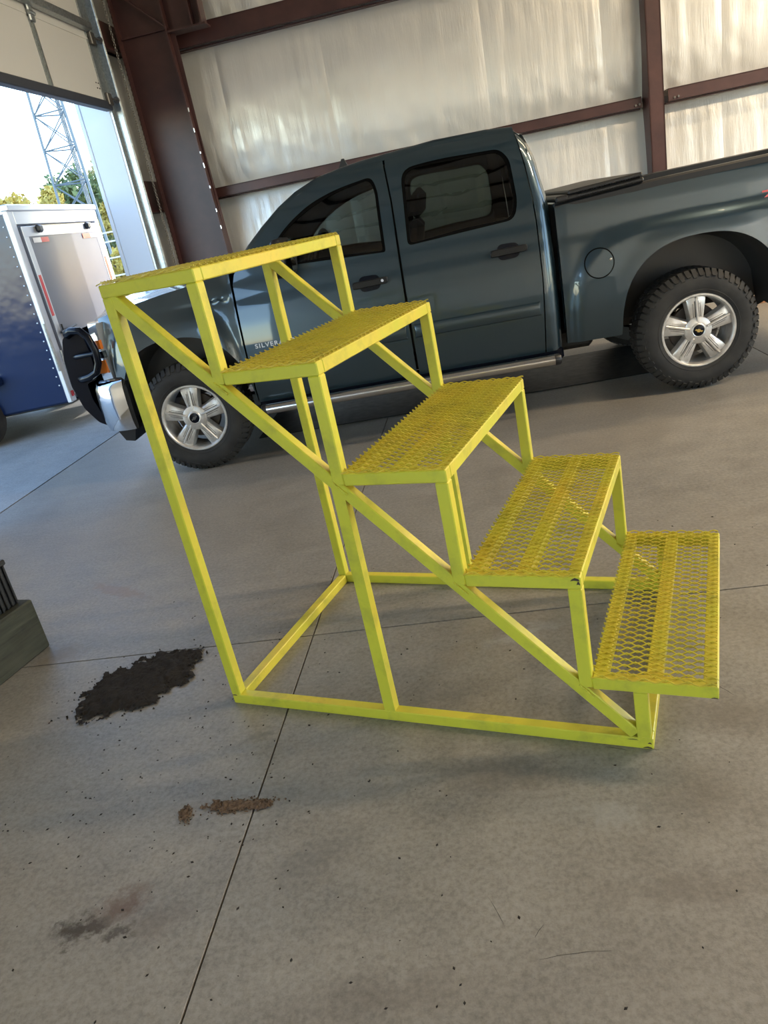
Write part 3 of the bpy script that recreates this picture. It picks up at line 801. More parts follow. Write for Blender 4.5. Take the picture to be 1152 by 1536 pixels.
def arch(dx, rx, zt, zb_=0.46, p=2.4):
    return zb_ + (zt-zb_)*max(0.0, 1-abs(dx/rx)**p)**(1/p)
doors = {}
for far in (False, True):
    fd = make_door('front_door', FD_OUT, FD_WIN, far, M['tint'], (1.25, 1.50), (1.475, 1.125)); body_molding(0.60, 1.672, fd, far)
    rd = make_door('rear_door', RD_OUT, RD_WIN, far, M['tint_rear'], (2.15, 1.55), (2.432, 1.160)); body_molding(1.725, 2.600, rd, far)
    doors[far] = (fd, rd)
    if not far:
        q = MB(TO); yb = YN+cabin(1.56, 1.13)-0.043; q.lathe([(0.0001, -0.002), (0.010, -0.002), (0.012, 0.006)], (1.565, yb-0.004, 1.128), 14, 'y'); q.build('key_lock', M['chrome'], fd, smooth=40)
    # rear cab corner
    bot = [(2.618+0.006, 0.462)] ; 
    zs = [0.44+(1.895-0.44)*i/40 for i in range(41)]
    RDE = [(0.44, 2.614), (0.458, 2.614), (0.93, 2.640), (1.30, 2.644), (1.46, 2.636), (1.66, 2.616), (1.872, 2.580), (1.90, 2.572)]
    V, Fc = [], []; nx = 14
    for z in zs:
        x0, x1 = interp(RDE, z), interp(REAR_EDGE, z); x1 = max(x1, x0+0.01)
        for i in range(nx+1):
            t = i/nx; x = lerp(x0, x1, 1-(1-t)**1.6); V.append((x, side_y(y_corner(x, z), far), z))
    for k in range(40):
        for i in range(nx):
            a = k*(nx+1)+i; Fc.append((a, a+1, a+nx+2, a+nx+1))
    panel('cab_corner', V, Fc, M['paint'], truck, far, 0.06)
    # fender
    xs_ = [-0.555, -0.545, -0.53, -0.515] + [-0.50+0.005*i for i in range(4)] + [-0.48+0.96*i/40 for i in range(41)] + [0.485, 0.49, 0.495, 0.498, 0.505]
    def zbot(x):
        if x < -0.499: return 0.80
        if x > 0.4985: return 0.445
        return max(arch(x, 0.50, 1.005, 0.44), 0.44) if x > -0.44 else max(0.80, arch(x, 0.50, 1.005, 0.44))
    ztop = lambda x: interp([(-0.56, 1.222), (-0.3, 1.268), (0.0, 1.308), (0.3, 1.338), (0.51, 1.368)], x)
    V, Fc = ruled([(x, zbot(x)) for x in xs_], [(x, ztop(x)) for x in xs_], 26, y_fender, far)
    panel('front_fender', V, Fc, M['paint'], truck, far, 0.03)
    # bed side
    X0, X1, XC = 2.765, 4.95, 3.665
    xs_ = [X0, X0+0.01, X0+0.03, X0+0.06] + [lerp(X0+0.08, XC-0.535, i/7) for i in range(8)] + [XC-0.529, XC-0.525, XC-0.52] + [XC-0.51+1.02*i/44 for i in range(45)] + [XC+0.52, XC+0.525, XC+0.529] + [lerp(XC+0.535, X1, i/9) for i in range(10)]
    def zb2(x):
        if abs(x-XC) >= 0.53: return 0.475 if x < XC else 0.50
        return arch(x-XC, 0.53, 1.043, 0.475)
    ztb = lambda x: interp([(2.765, 1.372), (3.4, 1.408), (4.1, 1.422), (4.95, 1.43)], x)
    V, Fc = ruled([(x, zb2(x)) for x in xs_], [(x, ztb(x)) for x in xs_], 30, y_bed, far)
    bs = panel('bed_side', V, Fc, M['paint'], truck, far, 0.045)
    doors[far] += (bs,)
    # rail cap
    q = MB(TO); n0 = 0; vs = []
    cap = [(-0.004, -0.030), (-0.006, 0.004), (0.006, 0.016), (0.060, 0.018), (0.085, 0.010), (0.085, -0.03)]
    xr = [lerp(X0+0.005, X1-0.02, i/16) for i in range(17)]
    for x in xr: vs += [(x, side_y(y_bed(x, 1.40)+a, far), ztb(x)+b) for a, b in cap]
    n = len(cap); fs = [(i*n+k, i*n+k+1, (i+1)*n+k+1, (i+1)*n+k) for i in range(len(xr)-1) for k in range(n-1)] + [tuple(range(n)), tuple((len(xr)-1)*n+k for k in range(n))]
    q.add(vs, fs); q.build('rail_cap', M['black_plastic'], bs, smooth=40)
    # inner bed wall
    q = MB(TO); ya, yb = side_y(0.11, far), side_y(0.15, far); q.box((X0, min(ya, yb), 1.06), (X1-0.03, max(ya, yb), 1.37)); q.build('bed_inner_wall', M['paint'], bs)
    # wheel-well liners: arched shells with a rolled rib
    for xc, rx_, zt, nm in ((0.0, 0.50, 1.005, 'wheel_liner'), (XC, 0.53, 1.043, 'wheel_liner')):
        q = MB(TO); vs = []; fs = []; m_ = 30; deps = [0.03, 0.10, 0.22, 0.34, 0.48]
        for i in range(m_+1):
            dx = -rx_+2*rx_*i/m_
            for k, dp in enumerate(deps):
                zz = arch(dx, rx_, zt, 0.46)+0.012 - 0.015*(k == 2) - 0.05*(k == 4)
                vs.append((xc+dx*1.015, side_y(dp, far), zz))
        n = len(deps)
        for i in range(m_):
            for k in range(n-1): fs.append((i*n+k, i*n+k+1, (i+1)*n+k+1, (i+1)*n+k))
        q.add(vs, fs)
        # inner wall
        vs = []; fs = []
        for i in range(m_+1):
            dx = -rx_+2*rx_*i/m_; vs += [(xc+dx*1.015, side_y(0.48, far), 0.50), (xc+dx*1.015, side_y(0.48, far), max(0.5, arch(dx, rx_, zt, 0.46)-0.03))]
        for i in range(m_): fs.append((2*i, 2*i+1, 2*i+3, 2*i+2))
        q.add(vs, fs)
        q.build(nm, M['liner'], truck, smooth=30)
    # front wheel-house closing to the bumper, mud flap behind front wheel
    q = MB(TO); ya, yb = side_y(0.06, far), side_y(0.12, far); q.box((-0.52, min(ya, yb), 0.40), (-0.455, max(ya, yb), 0.80)); q.build('bumper_filler', M['black_plastic'], truck)
    # rocker
    q = MB(TO); ya, yb = side_y(0.05, far), side_y(0.16, far); q.bbox((0.51, min(ya, yb), 0.375), (2.735, max(ya, yb), 0.452), 0.012); q.build('rocker_panel', M['gloss_black'], truck)
    # A pillar strip outside the windscreen
    AP = [(0.575, 1.385), (0.70, 1.508), (0.82, 1.608), (0.95, 1.705), (1.08, 1.776), (1.22, 1.821), (1.40, 1.853), (1.55, 1.871), (1.70, 1.882), (2.05, 1.907), (2.40, 1.902), (2.572, 1.884)]
    V, Fc = [], []
    for x, z in AP:
        i0 = interp(SIDE, z); fr = smooth01((x-1.0)/0.2)
        for k, (di, dz) in enumerate(((0.004, -0.012), (0.012, 0.006), (0.035, 0.020*fr+0.006), (0.075, 0.032*fr-0.002))):
            V.append((x - (1-fr)*k*0.012, side_y(i0+di, far), z+dz))
    n = 4
    for i in range(len(AP)-1):
        for k in range(n-1): a = i*n+k; Fc.append((a, a+1, a+n+1, a+n))
    panel('roof_pillar', V, Fc, M['paint'], truck, far, 0.0, 50)

# inner trim of the B and C pillars
for far in (False, True):
    for pb, pt in (((1.60, 1.80), (1.625, 1.785)), ((2.54, 2.69), (2.50, 2.60))):
        V, Fc = ruled([(pb[0], 0.60), (pb[1], 0.60)], [(pt[0], 1.84), (pt[1], 1.84)], 14, lambda x, z: cabin(x, z)+0.062, far)
        panel('pillar_trim', V, Fc, M['interior'], truck, far, 0.03)

# roof skin
q = MB(TO); vs, fs = [], []
RL = [(1.08, 1.774), (1.22, 1.826), (1.40, 1.862), (1.55, 1.882), (1.70, 1.896), (2.05, 1.920), (2.40, 1.916), (2.55, 1.892), (2.62, 1.850), (2.66, 1.80)]
ny = 16
for x, z in RL:
    i0 = interp(SIDE, min(1.87, z-0.012))+0.07
    for k in range(ny+1):
        t = k/ny; y = lerp(YN+i0, YFAR-i0, t); vs.append((x-0.10*(1-(2*t-1)**2)*(1 if x < 1.3 else 0), y, z+0.006+0.028*(1-(2*t-1)**4)))
for i in range(len(RL)-1):
    for k in range(ny): a = i*(ny+1)+k; fs.append((a, a+1, a+ny+2, a+ny+1))
q.add(vs, fs); roof = q.build('roof', M['paint'], truck, smooth=50)
# roof fin antenna
q = MB(TO); q.prism([(1.30, 1.893), (1.345, 1.985), (1.365, 1.985), (1.40, 1.893)], 1.425, 1.465, lambda a, b, d: (a, d, b)); q.bbox((1.28, 1.38, 1.875), (1.50, 1.51, 1.905), 0.012); q.build('roof_antenna', M['black_plastic'], truck)
# cab back wall with window
q = MB(TO); xe = lambda z: interp(REAR_EDGE, z)
zs = [0.5, 1.30]; i1 = 0.12
q.add([(xe(0.5), YN+i1, 0.5), (xe(0.5), YFAR-i1, 0.5), (xe(1.38), YFAR-i1-0.05, 1.38), (xe(1.38), YN+i1+0.05, 1.38)], [(0, 1, 2, 3)])
q.add([(xe(1.38)-0.03, YN+0.10, 1.38), (xe(1.38), YN+0.40, 1.38), (xe(1.76), YN+0.44, 1.76), (xe(1.76)-0.03, YN+0.19, 1.76)], [(0, 1, 2, 3)])
q.add([(xe(1.38)-0.03, YFAR-0.10, 1.38), (xe(1.38), YFAR-0.40, 1.38), (xe(1.76), YFAR-0.44, 1.76), (xe(1.76)-0.03, YFAR-0.19, 1.76)], [(0, 3, 2, 1)])
q.add([(xe(1.76), YN+0.26, 1.76), (xe(1.76), YFAR-0.26, 1.76), (2.63, YFAR-0.30, 1.86), (2.63, YN+0.30, 1.86)], [(0, 1, 2, 3)])
cb = q.build('cab_back', M['paint'], truck)
q = MB(TO); q.add([(xe(1.38)-0.005, YN+0.40, 1.38), (xe(1.38)-0.005, YFAR-0.40, 1.38), (xe(1.76)-0.005, YFAR-0.44, 1.76), (xe(1.76)-0.005, YN+0.44, 1.76)], [(0, 1, 2, 3)]); q.build('rear_window', M['tint_rear'], cb)
# windscreen
q = MB(TO); vs, fs = [], []; n = 12
for k in range(7):
    t = k/6
    for i in range(n+1):
        s = i/n; bow = 1-(2*s-1)**2
        i0 = lerp(0.115, 0.255, t)
        vs.append((lerp(0.52, 1.06, t)-0.13*bow*(1-0.3*t), lerp(YN+i0, YFAR-i0, s), lerp(1.365, 1.772, t)+0.01*bow))
for k in range(6):
    for i in range(n): a = k*(n+1)+i; fs.append((a, a+1, a+n+2, a+n+1))
q.add(vs, fs); q.build('windscreen', M['clear'], truck, smooth=60)
# hood with raised centre
q = MB(TO); vs, fs = [], []; ny = 22; nx = 16
for j in range(nx+1):
    x = lerp(-0.60, 0.50, j/nx)
    for k in range(ny+1):
        t = k/ny; s = abs(2*t-1); zt = interp([(-0.60, 1.216), (-0.3, 1.268), (0.0, 1.308), (0.3, 1.338), (0.51, 1.368)], x)
        i0 = y_fender(x, zt)+0.006
        y = lerp(YN+i0, YFAR-i0, t); dome = 0.045*(1-s**2.5) + (0.028*smooth01((0.55-s)/0.12))
        xx = x-0.16*(1-s*s)*(1-j/nx) - 0.13*(1-s*s)*(j/nx)
        vs.append((xx, y, zt+dome*(1 if j > 1 else 0.3+0.5*j)-0.004))
for j in range(nx):
    for k in range(ny): a = j*(ny+1)+k; fs.append((a, a+1, a+ny+2, a+ny+1))
q.add(vs, fs); q.build('hood', M['paint'], truck, smooth=40)
# cowl
q = MB(TO); q.bbox((0.30, YN+0.16, 1.34), (0.56, YFAR-0.16, 1.372), 0.01); q.build('cowl', M['black_plastic'], truck)
# nose: grille, crossbar, headlamps
q = MB(TO); q.bbox((-0.71, 0.80, 0.80), (-0.60, 2.09, 1.20), 0.02); gr = q.build('grille', M['gloss_black'], truck)
q = MB(TO); q.bbox((-0.745, 0.80, 0.965), (-0.68, 2.09, 1.045), 0.015); q.build('grille_bar', M['paint'], gr)
for far in (False, True):
    def hl(x, yi, z): return (x, side_y(yi, far), z)
    q = MB(TO)
    A = [hl(-0.535, 0.062, 1.20), hl(-0.62, 0.115, 1.205), hl(-0.735, 0.36, 1.20)]
    Bm_ = [hl(-0.53, 0.055, 0.80), hl(-0.62, 0.09, 0.79), hl(-0.745, 0.36, 0.79)]
    Am = [hl(-0.545, 0.055, 1.0), hl(-0.635, 0.095, 1.0), hl(-0.75, 0.36, 1.0)]
    C_ = [hl(-0.50, 0.16, 1.20), hl(-0.50, 0.30, 1.2), hl(-0.5, 0.4, 1.2)]; D_ = [hl(-0.50, 0.16, 0.8), hl(-0.50, 0.3, 0.8), hl(-0.5, 0.4, 0.8)]
    vs = A+Am+Bm_+C_+D_
    fs = [(0, 1, 4, 3), (1, 2, 5, 4), (3, 4, 7, 6), (4, 5, 8, 7), (0, 9, 10, 1), (1, 10, 11, 2), (6, 7, 13, 12), (7, 8, 14, 13), (0, 3, 6, 12, 9), (2, 11, 14, 8, 5)]
    q.add(vs, fs); h = q.build('headlamp', M['lamp_clear'], truck)
    for z0, z1 in ((0.845, 0.94), (1.02, 1.085)):
        q = MB(TO); q.add([hl(-0.546, 0.047, z0), hl(-0.628, 0.082, z0), hl(-0.630, 0.084, z1), hl(-0.546, 0.048, z1), hl(-0.535, 0.07, z0), hl(-0.62, 0.11, z0), hl(-0.62, 0.11, z1), hl(-0.535, 0.07, z1)],
              [(0, 1, 2, 3), (0, 4, 5, 1), (3, 2, 6, 7), (0, 3, 7, 4), (1, 5, 6, 2)]); q.build('side_marker', M['amber'], h)
    q = MB(TO); q.add([hl(-0.542, 0.045, 0.955), hl(-0.636, 0.084, 0.955), hl(-0.636, 0.084, 1.005), hl(-0.544, 0.046, 1.005), hl(-0.53, 0.08, 0.955), hl(-0.62, 0.13, 0.955), hl(-0.62, 0.13, 1.005), hl(-0.53, 0.08, 1.005)],
          [(0, 1, 2, 3), (0, 4, 5, 1), (3, 2, 6, 7), (0, 3, 7, 4)]); q.build('chrome_divider', M['chrome'], h)
# chrome bumper swept round the nose
plan = [(-0.47, 0.030), (-0.55, 0.032), (-0.64, 0.055), (-0.715, 0.11), (-0.775, 0.22), (-0.81, 0.42), (-0.83, 0.70), (-0.835, 1.025)]
plan = [(x, YN+i) for x, i in plan]; plan = plan + [(x, 2*YCEN-y) for x, y in reversed(plan[:-1])]
prof = [(0.05, 0.395), (0.015, 0.40), (-0.005, 0.46), (-0.012, 0.60), (-0.006, 0.72), (0.012, 0.775), (0.06, 0.80), (0.16, 0.815)]
q = MB(TO); vs, fs = [], []; n = len(prof)
for i, (x, y) in enumerate(plan):
    a = Vector(plan[min(i+1, len(plan)-1)]) - Vector(plan[max(i-1, 0)]); nrm = Vector((-a.y, a.x)).normalized()
    cen = Vector((0.0, YCEN)) - Vector((x, y))
    if nrm.dot(cen) < 0: nrm = -nrm
    for d_, z in prof: vs.append((x+nrm.x*d_, y+nrm.y*d_, z - 0.0*(i)))
for i in range(len(plan)-1):
    for k in range(n-1): fs.append((i*n+k, i*n+k+1, (i+1)*n+k+1, (i+1)*n+k))
fs += [tuple(range(n)), tuple((len(plan)-1)*n+k for k in range(n))]
q.add(vs, fs); q.build('front_bumper', M['chrome'], truck, smooth=50)
q = MB(TO); q.prism([(-0.50, 0.40), (-0.64, 0.40), (-0.60, 0.315), (-0.53, 0.30)], YN+0.09, YFAR-0.09, lambda a, b, d: (a, d, b)); q.build('air_dam', M['black_plastic'], truck)
# grille guard: dark curved plate between two side plates, with lamp rings
gp = [(-0.80, 1.165), (-0.865, 1.13), (-0.905, 0.98), (-0.915, 0.78), (-0.875, 0.60), (-0.795, 0.475), (-0.68, 0.41), (-0.56, 0.375)]
q = MB(TO); vs, fs = [], []; ys = [0.60, 0.62, 0.80, 1.10, YCEN, 1.79, 2.09, 2.27, 2.29]
for x, z in gp:
    for y in ys: vs.append((x-0.05*(1-((y-YCEN)/0.845)**2), y, z))
for x, z in reversed(gp):
    for y in ys: vs.append((x+0.03-0.05*(1-((y-YCEN)/0.845)**2), y, z+0.004))
n = len(ys); m_ = 2*len(gp)
for i in range(m_):
    j = (i+1) % m_
    for k in range(n-1): fs.append((i*n+k, i*n+k+1, j*n+k+1, j*n+k))
fs += [tuple(i*n for i in range(m_)), tuple(i*n+n-1 for i in reversed(range(m_)))]
q.add(vs, fs); gg = q.build('grille_guard', M['gloss_black'], truck, smooth=40)
side = rounded(gp + [(-0.545, 0.40), (-0.66, 0.445), (-0.745, 0.52), (-0.785, 0.65), (-0.79, 0.78), (-0.70, 0.80), (-0.69, 1.00), (-0.71, 1.175)], 0.02, 2)
for y in (0.575, 2.285):
    q = MB(TO); q.prism(side, y, y+0.03, lambda a, b, d: (a, d, b)); q.build('side_plate', M['gloss_black'], gg)
for far in (False, True):
    def gy(i): return side_y(i, far)
    pts = [(-0.815, gy(0.17), 1.145), (-0.79, gy(0.10), 1.165), (-0.73, gy(0.055), 1.185), (-0.655, gy(0.035), 1.175), (-0.605, gy(0.028), 1.12), (-0.582, gy(0.026), 1.02), (-0.590, gy(0.028), 0.93), (-0.63, gy(0.04), 0.865), (-0.70, gy(0.06), 0.838), (-0.78, gy(0.10), 0.825), (-0.83, gy(0.17), 0.820)]
    P = []
    for a, b in zip(pts, pts[1:]): P += [tuple(lerp(p, q_, t) for p, q_ in zip(a, b)) for t in (0, 0.5)]
    P.append(pts[-1])
    q = MB(TO); q.tube(P, 0.026, 12); q.build('lamp_ring', M['gloss_black'], gg, smooth=50)
    q = MB(TO); q.tube([(-0.82, gy(0.17), 0.985), (-0.76, gy(0.08), 0.995), (-0.60, gy(0.035), 1.0)], 0.016, 10); q.build('ring_bar', M['gloss_black'], gg, smooth=50)

# step bars
for far in (False, True):
    yb = side_y(-0.03, far); q = MB(TO)
    q.tube([(0.56, yb, 0.392), (0.60, yb, 0.392), (2.665, yb, 0.392)], 0.038, 18); sb = q.build('step_bar', M['steelbar'], truck, smooth=40)
    q = MB(TO); q.tube([(2.655, yb, 0.392), (2.688, yb, 0.392), (2.70, yb, 0.392)], [0.0395, 0.0395, 0.030], 18); q.build('end_cap', M['black_plastic'], sb, smooth=40)
    q = MB(TO); q.tube([(0.57, yb, 0.392), (0.54, yb, 0.392), (0.53, yb, 0.392)], [0.0395, 0.0395, 0.030], 18); q.build('end_cap', M['black_plastic'], sb, smooth=40)
    for x in (0.85, 1.62, 2.40):
        q = MB(TO); y1 = side_y(0.2, far); q.tube([(x, yb, 0.385), (x, side_y(0.06, far), 0.40), (x, y1, 0.46)], 0.02, 8); q.build('bracket', M['black_plastic'], sb, smooth=40)

# mirrors
for far in (False, True):
    def my(i): return side_y(i, far)
    q = MB(TO); body = rounded([(0.86, 1.275), (1.02, 1.285), (1.045, 1.40), (1.035, 1.49), (0.99, 1.535), (0.90, 1.53), (0.855, 1.44)], 0.04, 4)
    n = len(body); vs = []
    cx_, cz_ = 0.95, 1.41
    for i_, sc, dx in ((0.05, 0.75, 0.02), (0.02, 0.95, 0.01), (-0.05, 1.0, -0.01), (-0.14, 0.97, -0.03), (-0.19, 0.8, -0.03), (-0.205, 0.5, -0.03)):
        vs += [(cx_+(x-cx_)*0.62*sc+dx, my(i_), cz_+(z-cz_)*sc-0.01) for x, z in body]
    fs = [(k*n+i, k*n+(i+1) % n, (k+1)*n+(i+1) % n, (k+1)*n+i) for k in range(5) for i in range(n)] + [tuple(range(5*n, 6*n))]
    q.add(vs, fs); q.add([(0.80, my(0.10), 1.34), (0.92, my(0.10), 1.32), (0.93, my(-0.02), 1.37), (0.88, my(-0.02), 1.37), (0.80, my(0.10), 1.42), (0.92, my(0.10), 1.42), (0.93, my(-0.02), 1.42), (0.88, my(-0.02), 1.42)],
          [(0, 1, 2, 3), (4, 7, 6, 5), (0, 4, 5, 1), (1, 5, 6, 2), (2, 6, 7, 3), (3, 7, 4, 0)])
    mi = q.build('side_mirror', M['black_plastic'], truck, smooth=40)
    q = MB(TO); q.add([(1.008, my(0.0), 1.31), (1.008, my(-0.17), 1.31), (1.004, my(-0.17), 1.50), (1.004, my(0.0), 1.51)], [(0, 1, 2, 3)]); q.build('mirror_glass', M['chrome'], mi)

# fuel door (near side of the truck = driver side here): ring groove, disc, knob
fx, fz = 3.012, 0.975; bs = doors[False][2]
q = MB(TO); vs, fs = [], []; n = 40
for k in range(n):
    a = 2*PI*k/n
    for r_, dy in ((0.099, -0.0005), (0.0965, -0.0015), (0.0935, -0.0015), (0.091, -0.0005)):
        x, z = fx+r_*math.cos(a), fz+r_*math.sin(a); vs.append((x, YN+y_bed(x, z)+dy, z))
for k in range(n):
    j = (k+1) % n
    for i in range(3): fs.append((k*4+i, k*4+i+1, j*4+i+1, j*4+i))
q.add(vs, fs); q.build('fuel_door_gap', M['seal'], bs, smooth=60)
V, Fc = patch([(fx+0.091*math.cos(2*PI*k/n), fz+0.091*math.sin(2*PI*k/n)) for k in range(n)], y_bed, False, -0.002, (fx, fz), 4)
panel('fuel_door', V, Fc, M['paint'], bs, False, 0.0, 60)
q = MB(TO); q.lathe([(0.0001, -0.016), (0.008, -0.014), (0.010, 0.002)], (fx+0.072, YN+y_bed(fx+0.072, fz)-0.002, fz+0.015), 14, 'y'); q.build('fuel_door_lock', M['chrome'], bs, smooth=50)

# bed floor, front wall, tailgate, rear bumper, tail lamps
q = MB(TO); q.box((2.765, YN+0.50, 0.80), (4.93, YFAR-0.50, 0.83)); q.box((2.765, YN+0.12, 1.05), (4.93, YFAR-0.12, 1.06)); q.build('bed_floor', M['under'], truck)
q = MB(TO); q.bbox((2.765, YN+0.10, 0.55), (2.80, YFAR-0.10, 1.40), 0.008); q.build('bed_front_wall', M['paint'], truck)
q = MB(TO); q.bbox((4.93, YN+0.14, 0.80), (4.99, YFAR-0.14, 1.42), 0.015); tg = q.build('tailgate', M['paint'], truck)
q = MB(TO); q.bbox((4.985, YCEN-0.13, 1.20), (5.01, YCEN+0.13, 1.30), 0.01); q.build('tailgate_handle', M['black_plastic'], tg)
q = MB(TO); q.bbox((4.94, YN+0.06, 0.50), (5.12, YFAR-0.06, 0.74), 0.03); q.build('rear_bumper', M['chrome'], truck)
for far in (False, True):
    q = MB(TO); a, b = side_y(0.10, far), side_y(0.20, far); q.bbox((4.90, min(a, b), 0.84), (5.0, max(a, b), 1.36), 0.02); q.build('tail_lamp', M['redlens'], truck)
# underbody
q = MB(TO); q.bbox((-0.45, 0.95, 0.50), (4.9, 1.07, 0.66), 0.01); q.bbox((-0.45, 1.82, 0.50), (4.9, 1.94, 0.66), 0.01); q.build('chassis_rail', M['under'], truck)
q = MB(TO); q.box((0.50, YN+0.12, 0.46), (2.73, YFAR-0.12, 0.52)); q.box((-0.5, 0.95, 0.66), (0.45, 1.94, 0.95)); q.build('floor_pan', M['under'], truck)
q = MB(TO); q.tube([(WBASE, 0.62, RT), (WBASE, 2.27, RT)], 0.05, 12); q.lathe([(0.01, -0.14), (0.12, -0.10), (0.15, 0), (0.12, 0.10), (0.01, 0.14)], (WBASE, YCEN, RT), 20, 'y'); q.build('rear_axle', M['under'], truck, smooth=40)
q = MB(TO); q.tube([(0, 0.62, RT), (0, 2.27, RT)], 0.045, 12); q.build('front_axle', M['under'], truck, smooth=40)
q = MB(TO); q.tube([(2.9, 1.15, 0.47), (3.5, 1.15, 0.50)], 0.09, 14); q.tube([(0.3, 1.3, 0.44), (2.9, 1.15, 0.46)], 0.035, 10); q.build('exhaust', M['brake'], truck, smooth=40)
q = MB(TO); q.bbox((2.05, 0.78, 0.36), (3.0, 0.94, 0.52), 0.03); q.build('fuel_tank', M['under'], truck)
# cab interior
q = MB(TO); q.box((0.52, YN+0.14, 0.52), (2.70, YFAR-0.14, 0.56)); q.build('cab_floor', M['interior'], truck)
q = MB(TO)
q.add([(1.05, YN+0.33, 1.765), (2.58, YN+0.33, 1.855), (2.58, YFAR-0.33, 1.855), (1.05, YFAR-0.33, 1.765)], [(0, 1, 2, 3)]); q.build('headliner', M['interior'], truck)
q = MB(TO); q.bbox((0.46, YN+0.16, 1.02), (0.86, YFAR-0.16, 1.30), 0.05); q.build('dashboard', M['interior'], truck, smooth=30)
for y in (0.92, 1.97):
    q = MB(TO)
    def rec(x, y_, z): return (x + 0.22*(z-0.95), y_, z)
    q.bbox((1.22, y-0.26, 0.74), (1.74, y+0.26, 0.92), 0.05); q.bbox((1.66, y-0.25, 0.86), (1.80, y+0.25, 1.46), 0.05, rec)
    s_ = q.build('front_seat', M['interior'], truck, smooth=30)
    q = MB(TO); q.bbox((1.69, y-0.13, 1.47), (1.80, y+0.13, 1.665), 0.045, rec); q.build('headrest', M['interior'], s_, smooth=30)
q = MB(TO); q.bbox((2.10, YN+0.22, 0.72), (2.55, YFAR-0.22, 0.90), 0.05); q.bbox((2.48, YN+0.22, 0.86), (2.62, YFAR-0.22, 1.32), 0.04); q.build('rear_bench', M['interior'], truck, smooth=30)
q = MB(TO); ringp = []
for k in range(24):
    a = 2*PI*k/24; ringp.append((1.02+0.075*math.sin(a), 0.92+0.19*math.cos(a), 1.26+0.175*math.sin(a)))
q.tube(ringp, 0.016, 8, closed=True); q.tube([(1.02, 0.92, 1.26), (0.84, 0.92, 1.18)], 0.035, 8); q.tube([(1.02, 0.74, 1.26), (1.02, 1.10, 1.26)], 0.014, 6); q.build('steering_wheel', M['interior'], truck, smooth=40)
q = MB(TO); q.bbox((0.885, YCEN-0.13, 1.62), (0.93, YCEN+0.13, 1.70), 0.02); q.build('rear_view_mirror', M['black_plastic'], truck)

